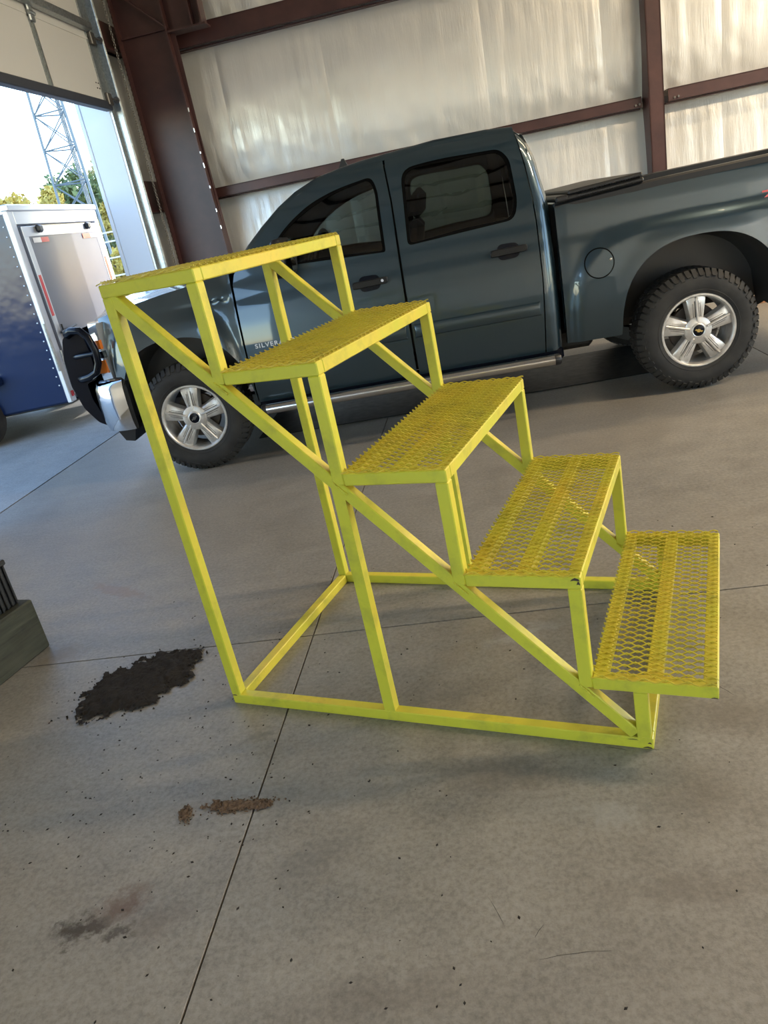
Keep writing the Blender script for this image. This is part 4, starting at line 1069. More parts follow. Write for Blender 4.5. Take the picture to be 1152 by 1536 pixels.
# wheels
def make_wheel(x, far):
    sg = 1 if far else -1                      # outward direction along y
    yo = YCEN + sg*(YCEN-0.449)              # hub face plane
    c = (x, yo, RT)
    def O(r, a, out): return (x+r*math.cos(a), yo+sg*out, RT+r*math.sin(a))
    q = MB(TO)
    def lat(profile, n=64):
        q.lathe([(r, sg*h) for r, h in profile], c, n, 'y')
    # rim barrel and lip
    lat([(0.222, -0.20), (0.222, -0.06), (0.226, -0.012), (0.231, 0.008), (0.238, 0.015), (0.247, 0.015), (0.252, 0.008), (0.250, -0.02)])
    lat([(0.0001, -0.012), (0.090, -0.012), (0.096, -0.03), (0.096, -0.07)], 40)          # hub boss
    w_ = q.build('wheel', M['alloy'], truck, smooth=35)
    # five broad spokes with twin ribs
    rot0 = math.radians(92) if not far else math.radians(88)
    if x < 1: rot0 += math.radians(-4)
    for k in range(5):
        a0 = rot0 + k*2*PI/5
        q = MB(TO)
        def P(r, t, out): return (x+r*math.cos(a0)-t*math.sin(a0), yo+sg*out, RT+r*math.sin(a0)+t*math.cos(a0))
        secs = [(0.070, 0.041, -0.010), (0.11, 0.047, -0.006), (0.16, 0.055, -0.004), (0.205, 0.063, -0.006), (0.234, 0.068, -0.016)]
        vs = []
        for r, hw, o in secs: vs += [P(r, -hw-0.012, o-0.055), P(r, -hw, o-0.006), P(r, -hw*0.8, o), P(r, hw*0.8, o), P(r, hw, o-0.006), P(r, hw+0.012, o-0.055)]
        n = 6; fs = [(i*n+j, i*n+j+1, (i+1)*n+j+1, (i+1)*n+j) for i in range(4) for j in range(n-1)] + [tuple(range(n)), tuple(4*n+j for j in range(n))]
        q.add(vs, fs); q.build('spoke', M['alloy'], w_, smooth=30)
        q = MB(TO)
        q.bbox((0.060, -0.0075, -0.013), (0.226, 0.0075, 0.006), 0.004, lambda r, t, o: P(r, t, o+0.006-0.12*max(0, r-0.19))); q.build('spoke_rib', M['alloy'], w_)
        q = MB(TO)
        for s_ in (-1, 1): q.bbox((0.085, s_*0.0115-0.0025, -0.010), (0.200, s_*0.0115+0.0025, -0.0022), 0.001, P); q.bbox((0.090, s_*0.024-0.0015, -0.010), (0.185, s_*0.024+0.0015, -0.0025), 0.001, P)
        q.build('spoke_groove', M['alloy_dark'], w_)
    q = MB(TO); q.lathe([(0.048, sg*-0.02), (0.089, sg*-0.016), (0.093, sg*-0.010), (0.091, sg*-0.002), (0.084, sg*0.002), (0.050, sg*0.004), (0.046, sg*0.010), (0.042, sg*0.012), (0.038, sg*0.010)], c, 40, 'y'); q.build('hub_ring', M['alloy'], w_, smooth=35)
    q = MB(TO); q.lathe([(0.0001, sg*0.013), (0.030, sg*0.012), (0.0385, sg*0.009)], c, 32, 'y'); q.build('hub_cap', M['gloss_black'], w_, smooth=50)
    # cross-shaped gold emblem
    q = MB(TO)
    sgx = 1 if not far else -1
    bow = [(-0.026, -0.004), (-0.022, 0.006), (-0.009, 0.006), (-0.007, 0.011), (0.009, 0.011), (0.007, 0.006), (0.026, 0.006), (0.022, -0.005), (0.008, -0.005), (0.006, -0.011), (-0.010, -0.011), (-0.008, -0.005)]
    ca, sa = math.cos(-0.35 if x > 1 else 0.5), math.sin(-0.35 if x > 1 else 0.5)
    q.prism([(sgx*(a*ca-b*sa), a*sa+b*ca) for a, b in bow], 0.011, 0.0155, lambda a, b, d: (x+a, yo+sg*d, RT+b)); q.build('emblem', M['gold'] if x > 1 else M['alloy_dark'], w_)
    q = MB(TO); q.lathe([(0.02, sg*-0.10), (0.165, sg*-0.10), (0.17, sg*-0.125), (0.02, sg*-0.125)], c, 36, 'y', True); q.lathe([(0.0, sg*-0.10), (0.07, sg*-0.10), (0.07, sg*-0.06), (0.0, sg*-0.06)], c, 24, 'y'); 
    q.bbox((x+0.02, min(yo-sg*0.09, yo-sg*0.15), RT-0.05), (x+0.16, max(yo-sg*0.09, yo-sg*0.15), RT+0.10), 0.02); q.build('brake_disc', M['brake'], w_, smooth=40)
    # tyre carcass
    q = MB(TO); wd = 0.255; R = 0.400
    pr = [(0.238, 0.004), (0.256, 0.014), (0.285, 0.022), (0.32, 0.025), (0.350, 0.020), (0.378, 0.006), (0.392, -0.014), (R, -0.040), (R, -wd+0.04), (0.392, -wd+0.014), (0.35, -wd-0.02), (0.29, -wd-0.02), (0.24, -wd)]
    q.lathe([(r, sg*h) for r, h in pr], c, 96, 'y')
    q.lathe([(r, sg*h) for r, h in [(0.268, 0.0165), (0.270, 0.0205), (0.274, 0.0215), (0.277, 0.019)]], c, 96, 'y')
    # tread lugs: shoulder lugs running down the sidewall, and centre blocks
    NL = 56
    for k in range(NL):
        a = 2*PI*k/NL; da = 2*PI/NL
        long_ = k % 2 == 0
        a1 = a + da*0.70
        def lug(a_, b_, r0, r1, o0, o1, sk=0.0):
            vs = []
            for (r, o) in ((r0, o0), (r1, o1)):
                for aa in (a_, b_): vs.append(O(r, aa+sk, o))
            return vs
        rlow = 0.352 if long_ else 0.364
        st = [(rlow, 0.0195), (rlow+0.004, 0.0225), (0.378, 0.012), (0.395, -0.006), (RT, -0.020), (RT, -0.070), (0.398, -0.072)]
        vs = []
        for i, (r, o) in enumerate(st):
            w0 = 0.10*da if i < 2 else 0.0
            for aa in (a+w0, a1-w0): vs.append(O(r, aa + (0.25*da if (i >= 5) else 0), o))
        fs = [(2*i, 2*i+1, 2*i+3, 2*i+2) for i in range(len(st)-1)]
        base = [(rlow, 0.012), (rlow+0.004, 0.012), (0.372, 0.0), (0.385, -0.02), (0.395, -0.03), (0.395, -0.07), (0.395, -0.072)]
        nb = len(vs)
        for i, (r, o) in enumerate(base):
            for aa in (a, a1): vs.append(O(r, aa + (0.25*da if (i >= 5) else 0), o))
        for i in range(len(st)-1):
            fs.append((2*i, 2*i+2, nb+2*i+2, nb+2*i)); fs.append((2*i+1, nb+2*i+1, nb+2*i+3, 2*i+3))
        q.add(vs, fs)
        for o0, o1, sk in ((-0.078, -0.122, 0.15), (-0.130, -0.176, 0.55), (-0.184, -0.235, 0.3)):
            vs = []
            for r in (0.396, RT-0.001):
                for aa, o in ((a+sk*da, o0), (a1+sk*da, o0), (a1+sk*da+0.15*da, o1), (a+sk*da+0.15*da, o1)): vs.append(O(r, aa, o))
            q.add(vs, [(4, 5, 6, 7), (0, 1, 5, 4), (1, 2, 6, 5), (2, 3, 7, 6), (3, 0, 4, 7)])
    q.build('tyre', M['rubber'], w_, smooth=28)
    return w_
for x in (0.0, WBASE):
    for far in (False, True): make_wheel(x, far)

# badge lettering on the front door and the red decal on the bed
def text(body, name, size, loc, rot, material, parent, ext=0.002, sx_=1.0, shear=0.0):
    cu = bpy.data.curves.new(name, 'FONT'); cu.body = body; cu.size = size; cu.extrude = ext; cu.space_character = 1.25; cu.shear = shear; cu.offset = 0.0008
    o = bpy.data.objects.new(name, cu); COL.objects.link(o); cu.materials.append(material)
    bpy.context.view_layer.update()
    me = bpy.data.meshes.new_from_object(o.evaluated_get(bpy.context.evaluated_depsgraph_get()))
    bpy.data.objects.remove(o); me.materials.clear(); me.materials.append(material)
    Mx = Matrix.Translation(Vector(loc)-TO) @ Matrix.Rotation(rot[2], 4, 'Z') @ Matrix.Rotation(rot[0], 4, 'X') @ Matrix.Diagonal((sx_, 1, 1, 1))
    me.transform(Mx); o = bpy.data.objects.new(name, me); COL.objects.link(o); o.parent = parent; return o
text('SILVERADO', 'badge_lettering', 0.042, (0.588, YN-0.002, 0.832), (PI/2, 0, 0), M['white_badge'], doors[False][0], 0.003, 1.15)
text('Z71', 'decal_lettering', 0.105, (4.045, YN+y_bed(4.1, 1.2)-0.008, 1.155), (PI/2-0.10, 0, 0), M['red_decal'], doors[False][2], 0.0008, 1.3, 0.25)
# ---- folded black cover lying across the bed rails behind the cab
TB = Vector((3.03, YCEN, 1.39))
tb = root('bed_cover', tuple(TB), 'folded black cover lying across the truck bed rails behind the cab', 'bed cover')
def tbx(x, y, z): return (x, y, z + 0.030*(x-2.76)/0.6)
for z0, z1, x0, x1, e in ((1.391, 1.421, 2.775, 3.345, 0.0), (1.422, 1.453, 2.86, 3.340, 0.004)):
    q = MB(TB); q.bbox((x0, YN+0.055+e, z0), (x1, YFAR-0.055-e, z1), 0.010, tbx); q.build('cover_panel', M['black_plastic'], tb, smooth=30)
q = MB(TB); q.bbox((2.775, YN+0.053, 1.390), (2.86, YFAR-0.053, 1.432), 0.012, tbx); q.build('hinge_strip', M['black_plastic'], tb, smooth=30)
for k in range(26):
    x = 2.93+k*0.0155
    q = MB(TB)
    for r_ in range(2):
        z = 1.398+r_*0.026; s_ = 1 if (k+r_) % 2 else -1
        q.add([tbx(x-0.006, YN+0.060, z-0.004*s_+0.002), tbx(x+0.006, YN+0.060, z+0.004*s_), tbx(x+0.006, YN+0.060, z+0.004*s_+0.006), tbx(x-0.006, YN+0.060, z-0.004*s_+0.008), tbx(x, YN+0.0500, z+0.004)], [(0, 1, 4), (1, 2, 4), (2, 3, 4), (3, 0, 4)])
    q.build('edge_rib', M['black_plastic'], tb)

# ================================================================== CARGO TRAILER OUTSIDE
def shiny(name, c, rough, metal=0.25):
    m = mat(name, c, rough, metal, 0.0, 0.4); n = N(m); n.bump(n.noise(n.pos((1, 1, 1)), 2.2, 3), 0.10, 0.05); return m
M['trailer_side'] = shiny('dark_blue_trailer_skin', (0.010, 0.020, 0.062), 0.12, 0.0)
M['trailer_rear'] = shiny('trailer_door_skin', (0.21, 0.225, 0.275), 0.24, 0.0)
M['trailer_rear'].node_tree.nodes['Principled BSDF'].inputs['Coat Weight'].default_value = 0.0
M['trailer_rear'].node_tree.nodes['Principled BSDF'].inputs['Specular IOR Level'].default_value = 0.10
M['alu'] = mat('aluminium_trim', (0.58, 0.59, 0.62), 0.35, 0.6)
UR, V0, V1, ZB, ZT = -2.30, 2.74, 4.84, 0.30, 2.27
def TRL(u, v, z): return B(u - 0.045*(v-V0), v - 0.22*(UR-u)*1.0, z)      # its own slight heading
TC = Vector(TRL(UR-2.4, (V0+V1)/2, -0.02))
trailer = root('cargo_trailer', tuple(TC), 'dark blue enclosed cargo trailer parked outside the open door', 'trailer')
q = MB(TC); q.bbox((UR-4.8, V0, ZB), (UR, V1, ZT), 0.02, TRL); q.build('box_body', M['trailer_side'], trailer)
q = MB(TC)
for lo, hi in (((UR-0.02, V0-0.012, ZB), (UR+0.03, V0+0.10, ZT)), ((UR-0.02, V1-0.10, ZB), (UR+0.03, V1+0.012, ZT)), ((UR-0.02, V0+0.10, ZT-0.15), (UR+0.03, V1-0.10, ZT+0.01))):
    q.bbox(lo, hi, 0.008, TRL)
q.build('rear_frame', M['alu'], trailer)
q = MB(TC); q.bbox((UR-0.03, V0-0.02, ZT-0.02), (UR+0.05, V1+0.02, ZT+0.045), 0.01, TRL); q.bbox((UR-4.8, V0-0.015, ZT-0.05), (UR, V0+0.03, ZT+0.03), 0.01, TRL); q.build('roof_edge', M['alu'], trailer)
q = MB(TC); q.bbox((UR+0.0, V0+0.13, ZB+0.03), (UR+0.045, V1-0.13, ZT-0.17), 0.01, TRL); ramp = q.build('ramp_door', M['trailer_rear'], trailer)
q = MB(TC)
for lo, hi in (((UR+0.04, V0+0.13, ZT-0.27), (UR+0.05, V1-0.13, ZT-0.17)), ((UR+0.04, V0+0.13, ZB+0.03), (UR+0.05, V0+0.22, ZT-0.27)), ((UR+0.04, V1-0.22, ZB+0.03), (UR+0.05, V1-0.13, ZT-0.27))): q.bbox(lo, hi, 0.003, TRL)
q.build('door_trim', M['alu'], ramp)
def refl(v0, v1, z0, z1, mats_):
    k = len(mats_)
    for i, mm in enumerate(mats_):
        q = MB(TC)
        if v1-v0 > z1-z0: q.box((UR+0.05, lerp(v0, v1, i/k), z0), (UR+0.053, lerp(v0, v1, (i+1)/k), z1), TRL)
        else: q.box((UR+0.05, v0, lerp(z0, z1, i/k)), (UR+0.053, v1, lerp(z0, z1, (i+1)/k)), TRL)
        q.build('reflective_tape', mm, ramp)
M['tape_red'] = mat('red_tape', (0.62, 0.03, 0.035), 0.3); M['tape_white'] = mat('white_tape', (0.75, 0.72, 0.74), 0.3)
refl(V0+0.28, V0+0.62, ZT-0.335, ZT-0.285, [M['tape_white'], M['tape_red']]); refl(V1-0.62, V1-0.20, ZT-0.335, ZT-0.285, [M['tape_red'], M['tape_white']])
refl(V0+0.14, V0+0.19, 1.20, 1.62, [M['tape_red']]); refl(V1-0.20, V1-0.145, 1.42, 1.98, [M['tape_red'], M['tape_white']])
for v in (V0+0.45, V1-0.45):
    q = MB(TC); q.bbox((UR+0.045, v-0.05, ZT-0.24), (UR+0.095, v+0.05, ZT-0.16), 0.02, TRL); q.build('hinge_knob', M['black_plastic'], ramp)
# latch bar in the middle of the door
q = MB(TC); q.tube([TRL(UR+0.075, V0+0.16, 1.02), TRL(UR+0.085, V0+0.52, 1.05)], 0.012, 8); q.lathe([(0.0001, 0.03), (0.04, 0.025), (0.045, -0.02)], TRL(UR+0.06, V0+0.32, 1.0), 14, 'y'); q.tube([TRL(UR+0.07, V0+0.23, 0.94), TRL(UR+0.07, V0+0.23, 1.10)], 0.01, 6); q.build('latch', M['black_plastic'], ramp)
q = MB(TC); q.tube([TRL(UR+0.02, V0-0.03, 0.65), TRL(UR+0.02, V0-0.03, 1.15)], 0.016, 8); q.build('cam_bar', M['galv'], trailer)
q = MB(TC); q.tube([TRL(UR+0.05, V0+0.06, 0.38), TRL(UR+0.05, V0+0.06, 0.85)], 0.012, 8); q.build('cam_bar', M['galv'], trailer)
q = MB(TC); q.bbox((UR+0.02, V0+0.02, 0.36), (UR+0.045, V0+0.06, 0.42), 0.004, TRL); q.build('marker_lamp', M['redlens'], trailer)
# row of clearance screws along the corner post, like the photo's glinting rivets
for k in range(18):
    q = MB(TC); z = 0.5+k*0.095; q.lathe([(0.0001, -0.006), (0.007, -0.004), (0.009, 0.0)], TRL(UR-0.05, V0-0.001, z), 8, 'y'); q.build('rivet', M['alu'], trailer)
q = MB(TC); q.bbox((UR-4.8, V0+0.05, ZB-0.02), (UR, V1-0.05, ZB), 0.004, TRL); q.build('chassis', M['under'], trailer)
for dv_ in (0.02, 2.08):
    for du in (1.05, 1.95):
        q = MB(TC); c = TRL(UR-du, V0+dv_-0.11 if dv_ < 1 else V0+dv_, 0.33)
        q.lathe([(0.19, 0), (0.22, -0.02), (0.33, -0.01), (0.35, 0.03), (0.35, 0.18), (0.33, 0.2), (0.19, 0.2)], c, 36, 'y'); wh = q.build('wheel', M['rubber'], trailer, smooth=40)
        q = MB(TC); q.lathe([(0.0001, 0.03), (0.10, 0.02), (0.19, 0.0), (0.2, 0.03)], c, 24, 'y'); q.build('hub', M['alu'], wh, smooth=40)
q = MB(TC); q.bbox((UR-2.45, V0-0.20, 0.62), (UR-0.58, V0, 0.72), 0.02, TRL); q.build('fender', M['trailer_side'], trailer)
q = MB(TC); q.tube([TRL(UR-4.8, V0+0.2, 0.27), TRL(UR-6.0, (V0+V1)/2, 0.33)], 0.04, 8); q.tube([TRL(UR-4.8, V1-0.2, 0.27), TRL(UR-6.0, (V0+V1)/2, 0.33)], 0.04, 8); q.tube([TRL(UR-5.8, (V0+V1)/2, 0.33), TRL(UR-5.8, (V0+V1)/2, 0.0)], 0.03, 8); q.build('drawbar', M['under'], trailer)

# ================================================================== OUTDOORS: tower, fence, trees
tu, tv = -12.95, 26.5
tc_ = Vector(B(tu, tv, -0.02))
tower = root('lattice_tower', tuple(tc_), 'tall grey lattice mast outdoors, seen under the raised door', 'tower')
M['tower'] = mat('galvanised_mast', (0.16, 0.20, 0.23), 0.5, 0.2)
def tw(z): return 1.02 - 0.034*z          # leg radius from the axis
A3 = [math.radians(a) for a in (200, 325, 82)]
legp = lambda k, z: Vector((tw(z)*math.cos(A3[k]), tw(z)*math.sin(A3[k]), z))
TZ = 22.0
for k in range(3):
    q = MB(); q.tube([legp(k, 0), legp(k, TZ)], 0.055, 8); q.build('leg', M['tower'], tower)
for k in range(3):
    j = (k+1) % 3
    for i in range(17):
        z0, z1 = i*1.25, (i+1)*1.25
        q = MB(); q.tube([legp(k, z0), legp(j, z0)], 0.026, 4); q.tube([legp(k, z0), legp(j, z1)], 0.024, 4); q.tube([legp(j, z0), legp(k, z1)], 0.024, 4); q.build('brace', M['tower'], tower)
q = MB()
for i in range(3): q.tube([(0.10+0.07*i, 0.3, 0), (0.10+0.04*i, 0.12, TZ)], 0.028, 6)
q.build('cable', M['tower'], tower)
# white pipe fence beyond the trailer
fp = B(-8.2, 17.4, -0.02)
fence = root('pipe_fence', fp, 'white pipe fence standing beyond the cargo trailer', 'fence')
M['white_pipe'] = mat('white_pipe', (0.72, 0.73, 0.74), 0.5)
fd_ = Bd(1, 0.25).normalized()
for k in range(6):
    q = MB(); b_ = fd_*(k*0.95-1.5); q.tube([b_, b_+Vector((0, 0, 2.6))], 0.03, 6); q.build('post', M['white_pipe'], fence)
for z in (0.9, 1.35, 1.85, 2.3, 2.55):
    q = MB(); q.tube([fd_*-1.5+Vector((0, 0, z)), fd_*3.25+Vector((0, 0, z))], 0.024, 6); q.build('rail', M['white_pipe'], fence)

def leafmat(name, c0, c1):
    m = mat(name, c0, 0.6); n = N(m)
    oi = n.n('ShaderNodeNewGeometry'); n.color(n.ramp(oi.outputs['Random Per Island'], [(0.0, c0), (1.0, c1)])); return m
M['leaf_green'] = leafmat('green_leaves', (0.06, 0.10, 0.035), (0.20, 0.26, 0.10))
M['leaf_gold'] = leafmat('yellow_leaves', (0.34, 0.27, 0.06), (0.70, 0.56, 0.15))
M['leaf_olive'] = leafmat('olive_leaves', (0.14, 0.14, 0.06), (0.38, 0.34, 0.13))
M['bark'] = mat('bark', (0.10, 0.08, 0.06), 0.9)
def tree(u, v, h, cr, leaf, label, n=5200, seed=0, zlow=0.25):
    rnd = random.Random(seed); r = root('tree', B(u, v, -0.02), label, 'tree', group='trees beyond the yard')
    q = MB(); q.tube([(0, 0, 0), (0.1, 0.05, h*0.4), (0.0, 0.1, h*0.85)], [0.22, 0.15, 0.04], 8)
    for k in range(7):
        a = rnd.random()*6.28; z0 = h*(0.3+0.07*k); q.tube([(0, 0, z0), (math.cos(a)*cr*0.7, math.sin(a)*cr*0.7, z0+h*0.15)], [0.08, 0.02], 6)
    q.build('trunk', M['bark'], r)
    q = MB(); cl = []
    for k in range(34):
        a = rnd.random()*6.28; zz = rnd.uniform(zlow, 0.97); rr = cr*math.sqrt(rnd.random())*math.sin(PI*min(1, max(0.12, (zz-zlow)/(1-zlow)*0.8+0.2)))
        cl.append((rr*math.cos(a), rr*math.sin(a), zz*h, rnd.uniform(0.5, 1.0)*cr*0.42))
    vs, fs = [], []
    for k in range(n):
        cx_, cy_, cz_, cr_ = cl[rnd.randrange(len(cl))]
        d = Vector((rnd.gauss(0, 1), rnd.gauss(0, 1), rnd.gauss(0, 0.8))).normalized()*cr_*rnd.random()**0.4
        p = Vector((cx_, cy_, cz_))+d; a = Vector((rnd.gauss(0, 1), rnd.gauss(0, 1), rnd.gauss(0, 1))).normalized(); b = a.orthogonal().normalized(); s_ = rnd.uniform(0.09, 0.20)
        i = len(vs); vs += [p-a*s_, p+b*s_*0.5, p+a*s_, p-b*s_*0.5]; fs.append((i, i+1, i+2, i+3))
    q.add(vs, fs); q.build('foliage', leaf, r, fix=False, kind='stuff')
    return r
tree(-16.4, 33.5, 6.3, 2.2, M['leaf_green'], 'dark green tree behind the foot of the lattice mast', seed=1)
tree(-13.6, 31.6, 5.8, 1.1, M['leaf_gold'], 'tall golden tree right of the lattice mast, next to the door jamb', n=7000, seed=3, zlow=0.05)
tree(-21.0, 35.0, 5.9, 1.9, M['leaf_gold'], 'low golden tree rising above the left end of the trailer roof', seed=4)
tree(-15.6, 29.2, 5.1, 1.1, M['leaf_gold'], 'small golden tree rising above the middle of the trailer roof', seed=5, zlow=0.05)
tree(-11.2, 24.6, 2.1, 0.6, M['leaf_gold'], 'golden bushy tree low behind the white pipe fence', seed=6, zlow=0.02)
tree(-17.6, 40.5, 7.2, 2.4, M['leaf_olive'], 'olive tree farthest behind the trailer and the lattice mast', seed=7)
for k, (u, v, h) in enumerate(((1.5, 25, 6.5), (5.5, 28, 8.5), (10, 26, 7.5), (14.5, 30, 9.0))):
    tree(u, v, h, 2.2, M['leaf_olive'], 'tree standing outdoors behind the building, ' + ('lowest of its row', 'second of its row', 'third of its row', 'tallest of its row')[k], n=3500, seed=20+k, zlow=0.05)

# ================================================================== ON THE FLOOR
# treated timber and the black ribbed bin on it
wdm = mat('treated_timber', (0.10, 0.105, 0.075), 0.8); _n = N(wdm)
gr_ = _n.noise(_n.obj((1.5, 16, 22)), 2.2, 6, 0.65); _n.color(_n.mix(_n.ramp(_n.noise(_n.obj(), 9, 4), [(0.35, (0, 0, 0)), (0.8, (1, 1, 1))]), _n.ramp(gr_, [(0.30, (0.012, 0.013, 0.008)), (0.52, (0.040, 0.043, 0.028)), (0.72, (0.070, 0.072, 0.050))]), (0.05, 0.05, 0.035)))
_n.bump(gr_, 0.5, 0.004)
wa = math.atan2(-0.30, -0.08)
timber = root('timber_block', (-0.07, -2.01, 0), 'weathered green treated timber block lying on the floor at the frame edge', 'timber', wa)
q = MB(); q.bbox((0, 0, 0), (1.10, -0.24, 0.249) if False else (1.10, 0.0, 0.249), 0.0) if False else q.bbox((0.0, -0.27, 0.0), (1.10, 0.0, 0.249), 0.008)
blk = q.build('beam', wdm, timber)
bn = root('ribbed_bin', (-0.115, -2.03, 0.2495), 'black ribbed plastic bin standing on the timber block', 'bin', wa)
q = MB(); q.bbox((0.005, -0.20, 0.0), (0.36, -0.005, 0.195), 0.006); q.build('body', M['black_plastic'], bn)
q = MB(); q.bbox((-0.006, -0.21, 0.19), (0.37, 0.006, 0.216), 0.006); q.build('rim', M['black_plastic'], bn)
for k in range(13):
    q = MB(); q.bbox((0.010+k*0.027, -0.006, 0.004), (0.020+k*0.027, 0.004, 0.19), 0.002); q.build('rib', M['black_plastic'], bn)
for k in range(7):
    q = MB(); q.bbox((-0.004, -0.192+k*0.028, 0.004), (0.006, -0.182+k*0.028, 0.19), 0.002); q.build('rib', M['black_plastic'], bn)

# tyre scuffs and hairline scratches: thin dirt films a fraction of a millimetre thick
rnd = random.Random(21); q = MB()
for (x, y, a, L_, wd_) in ((2.02, -3.72, 0.05, 0.16, 0.0007), (1.86, -3.60, -1.2, 0.09, 0.0005), (2.25, -3.10, -0.4, 0.06, 0.0010), (2.35, -3.12, -0.5, 0.03, 0.0012),
                          (2.75, -3.25, -0.9, 0.12, 0.0005), (2.60, -3.45, -1.1, 0.08, 0.0005), (2.62, -2.88, -1.0, 0.10, 0.0010), (1.95, -3.66, 0.9, 0.04, 0.0007), (1.72, -3.88, 0.25, 0.06, 0.0007), (2.9, -2.75, 0.2, 0.10, 0.0007)):
    bend = rnd.uniform(-0.2, 0.2); P = []
    for k in range(9):
        t = k/8-0.5; aa = a+bend*t; P.append((x+L_*t*math.cos(aa)+rnd.uniform(-1, 1)*0.001, y+L_*t*math.sin(aa)+rnd.uniform(-1, 1)*0.001))
    vs, fs = [], []
    for k, (px_, py_) in enumerate(P):
        ww = wd_*(0.3+0.9*math.sin(PI*k/8))*rnd.uniform(0.6, 1.2); nx_, ny2 = -math.sin(a), math.cos(a)
        vs += [(px_-nx_*ww, py_-ny2*ww, 0.0004), (px_+nx_*ww, py_+ny2*ww, 0.0004)]
        if k: fs.append((2*k-2, 2*k-1, 2*k+1, 2*k))
    q.add(vs, fs)
scr = q.build('scratch_marks', mat('scratch_dirt', (0.055, 0.050, 0.044), 0.8), floor, fix=False); scr['kind'] = 'stuff'

# dark soil heap
soil = mat('dark_soil', (0.035, 0.026, 0.020), 0.95); _n = N(soil)
_n.color(_n.ramp(_n.noise(_n.obj(), 45, 6, 0.75), [(0.3, (0.006, 0.005, 0.004)), (0.65, (0.027, 0.020, 0.015)), (0.8, (0.060, 0.045, 0.035))])); _n.bump(_n.noise(_n.obj(), 70, 6, 0.75), 0.9, 0.01)
soil2 = mat('brown_dirt', (0.14, 0.085, 0.05), 0.95); _n = N(soil2)
_n.color(_n.ramp(_n.noise(_n.obj(), 90, 5, 0.75), [(0.3, (0.055, 0.035, 0.022)), (0.7, (0.20, 0.13, 0.08))])); _n.bump(_n.noise(_n.obj(), 120, 5, 0.75), 0.8, 0.006)
def heap(name, c, rx, ry, ang, h, material, label, seed, res=0.0075, crumbs=160, rag=1.0):
    rnd = random.Random(seed); ca, sa = math.cos(ang), math.sin(ang)
    o = root(name, (c[0], c[1], 0), label, 'dirt', ang)
    nx, ny_ = int(2.6*rx/res), int(2.6*ry/res); H = {}
    for i in range(nx+1):
        for j in range(ny_+1):
            x, y = (i/nx-0.5)*2.6*rx, (j/ny_-0.5)*2.6*ry
            r = math.hypot(x/rx, y/ry)
            e = noise.noise((x*9/ (rx/0.22)+seed, y*9/(rx/0.22), 0.3))*0.20 + noise.noise((x*30+seed, y*30, 1.1))*0.16 + noise.noise((x*75, y*75, seed))*0.12
            f = 1.0 - r - e*(0.4+r*0.9)*rag
            if f > 0:
                H[(i, j)] = (x, y, h*min(1, f*2.2)**0.8*(0.75+0.5*noise.noise((x*22, y*22, 5.0))) + 0.006*noise.noise((x*90, y*90, 2.0))+0.0025)
    idx = {}; vs = []
    for k, p in H.items(): idx[k] = len(vs); vs.append((p[0], p[1], max(0.0006, p[2])))
    fs = [(idx[(i, j)], idx[(i+1, j)], idx[(i+1, j+1)], idx[(i, j+1)]) for (i, j) in H if (i+1, j) in H and (i, j+1) in H and (i+1, j+1) in H]
    q = MB(); q.add(vs, fs); q.build('soil', material, o, smooth=80, fix=False, kind='stuff')
    q = MB()
    for k in range(crumbs):
        a = rnd.random()*6.28; rr = 0.55+abs(rnd.gauss(0, 0.35)); x, y = rr*rx*math.cos(a), rr*ry*math.sin(a); s_ = rnd.uniform(0.0015, 0.0055)
        z0 = 0.0 if rr > 0.95 else h*0.4
        q.add([(x-s_, y, z0), (x+s_*0.6, y+s_, z0), (x+s_*0.7, y-s_, z0), (x, y, z0+s_*1.3)], [(0, 1, 3), (1, 2, 3), (2, 0, 3), (0, 2, 1)])
    q.build('crumbs', material, o, fix=False, kind='stuff')
    return o
heap('soil_heap', (0.525, -2.42), 0.255, 0.185, 0.55, 0.022, soil, 'heap of dark crumbly soil on the floor left of the step stand', 2)
heap('soil_patch', (1.125, -3.168), 0.105, 0.026, 0.0, 0.004, soil2, 'thin smear of brown soil lying across the lengthwise floor joint', 5, 0.0028, 170, 2.6)
heap('soil_patch', (0.960, -3.185), 0.020, 0.034, 0.25, 0.004, soil2, 'tiny brown soil spot left of the brown smear', 8, 0.0025, 70, 2.4)
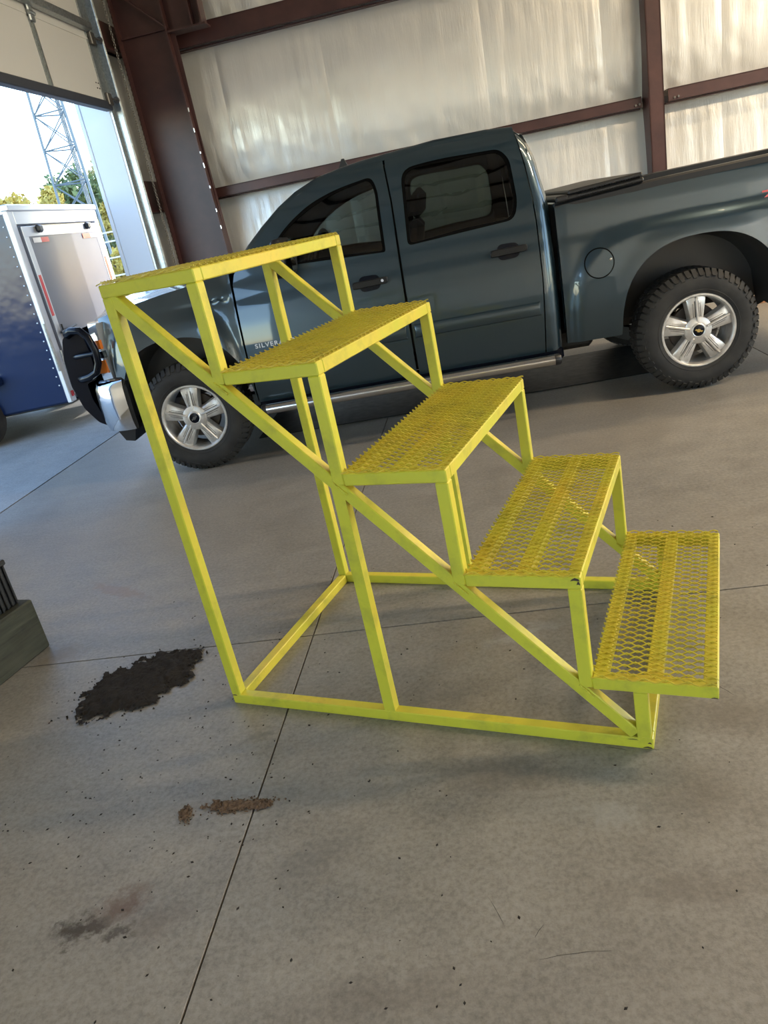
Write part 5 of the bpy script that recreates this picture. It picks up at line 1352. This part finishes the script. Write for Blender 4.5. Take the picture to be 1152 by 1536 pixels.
# scattered grit
rnd = random.Random(11); q = MB()
for k in range(420):
    x, y = rnd.uniform(0.1, 3.2), rnd.uniform(-4.0, -1.6)
    if k < 200: x, y = rnd.gauss(0.85, 0.35), rnd.gauss(-3.1, 0.40)
    s_ = rnd.uniform(0.0012, 0.0042); a = rnd.random()*6.28
    dx, dy = math.cos(a)*s_*rnd.uniform(1, 2), math.sin(a)*s_*1.5
    q.add([(x-dx, y-dy, 0), (x+dy*0.6, y-dx*0.6, 0), (x+dx, y+dy, 0), (x-dy*0.6, y+dx*0.6, 0), (x, y, s_*0.8)], [(0, 1, 4), (1, 2, 4), (2, 3, 4), (3, 0, 4)])
tag(q.build('grit', soil, fix=False, kind='stuff'), 'dark grit and crumbs scattered over the concrete floor', 'grit')

# thin near-black sheet on the floor under the truck
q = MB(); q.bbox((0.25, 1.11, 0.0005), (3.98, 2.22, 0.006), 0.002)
sheetm = mat('dark_rubber_mat', (0.010, 0.012, 0.013), 0.5, 0, 0, 0.25); _n = N(sheetm); _n.rough(_n.math('ADD', _n.math('MULTIPLY', _n.noise(_n.pos(), 14, 5), 0.3), 0.35))
tag(q.build('floor_mat', sheetm), 'dark flat mat lying on the floor under the truck', 'mat')

# stacked orange bricks by the wall behind the truck
brick = mat('orange_brick', (0.42, 0.20, 0.10), 0.85); _n = N(brick)
_n.color(_n.ramp(_n.noise(_n.pos(), 30, 5), [(0.3, (0.30, 0.13, 0.065)), (0.7, (0.52, 0.27, 0.13))]))
stack = root('brick_stack', B(5.45, 3.36, 0), 'low stack of orange bricks on the floor behind the rear wheel', 'brick stack', WY)
bme = None
for c in range(4):
    for k in range(5):
        for r_ in range(2):
            x = k*0.205-0.5+(0.10 if c % 2 else 0); y = r_*0.105
            if bme is None:
                q = MB(); q.bbox((0, 0, 0), (0.195, 0.095, 0.056), 0.004); b0 = q.build('brick', brick, stack); bme = b0.data; b_ = b0
            else:
                b_ = bpy.data.objects.new('brick', bme); COL.objects.link(b_); b_.parent = stack
            b_.location = (x+random.uniform(-0.004, 0.004), y, c*0.0575); b_.rotation_euler = (0, 0, random.uniform(-0.02, 0.02))
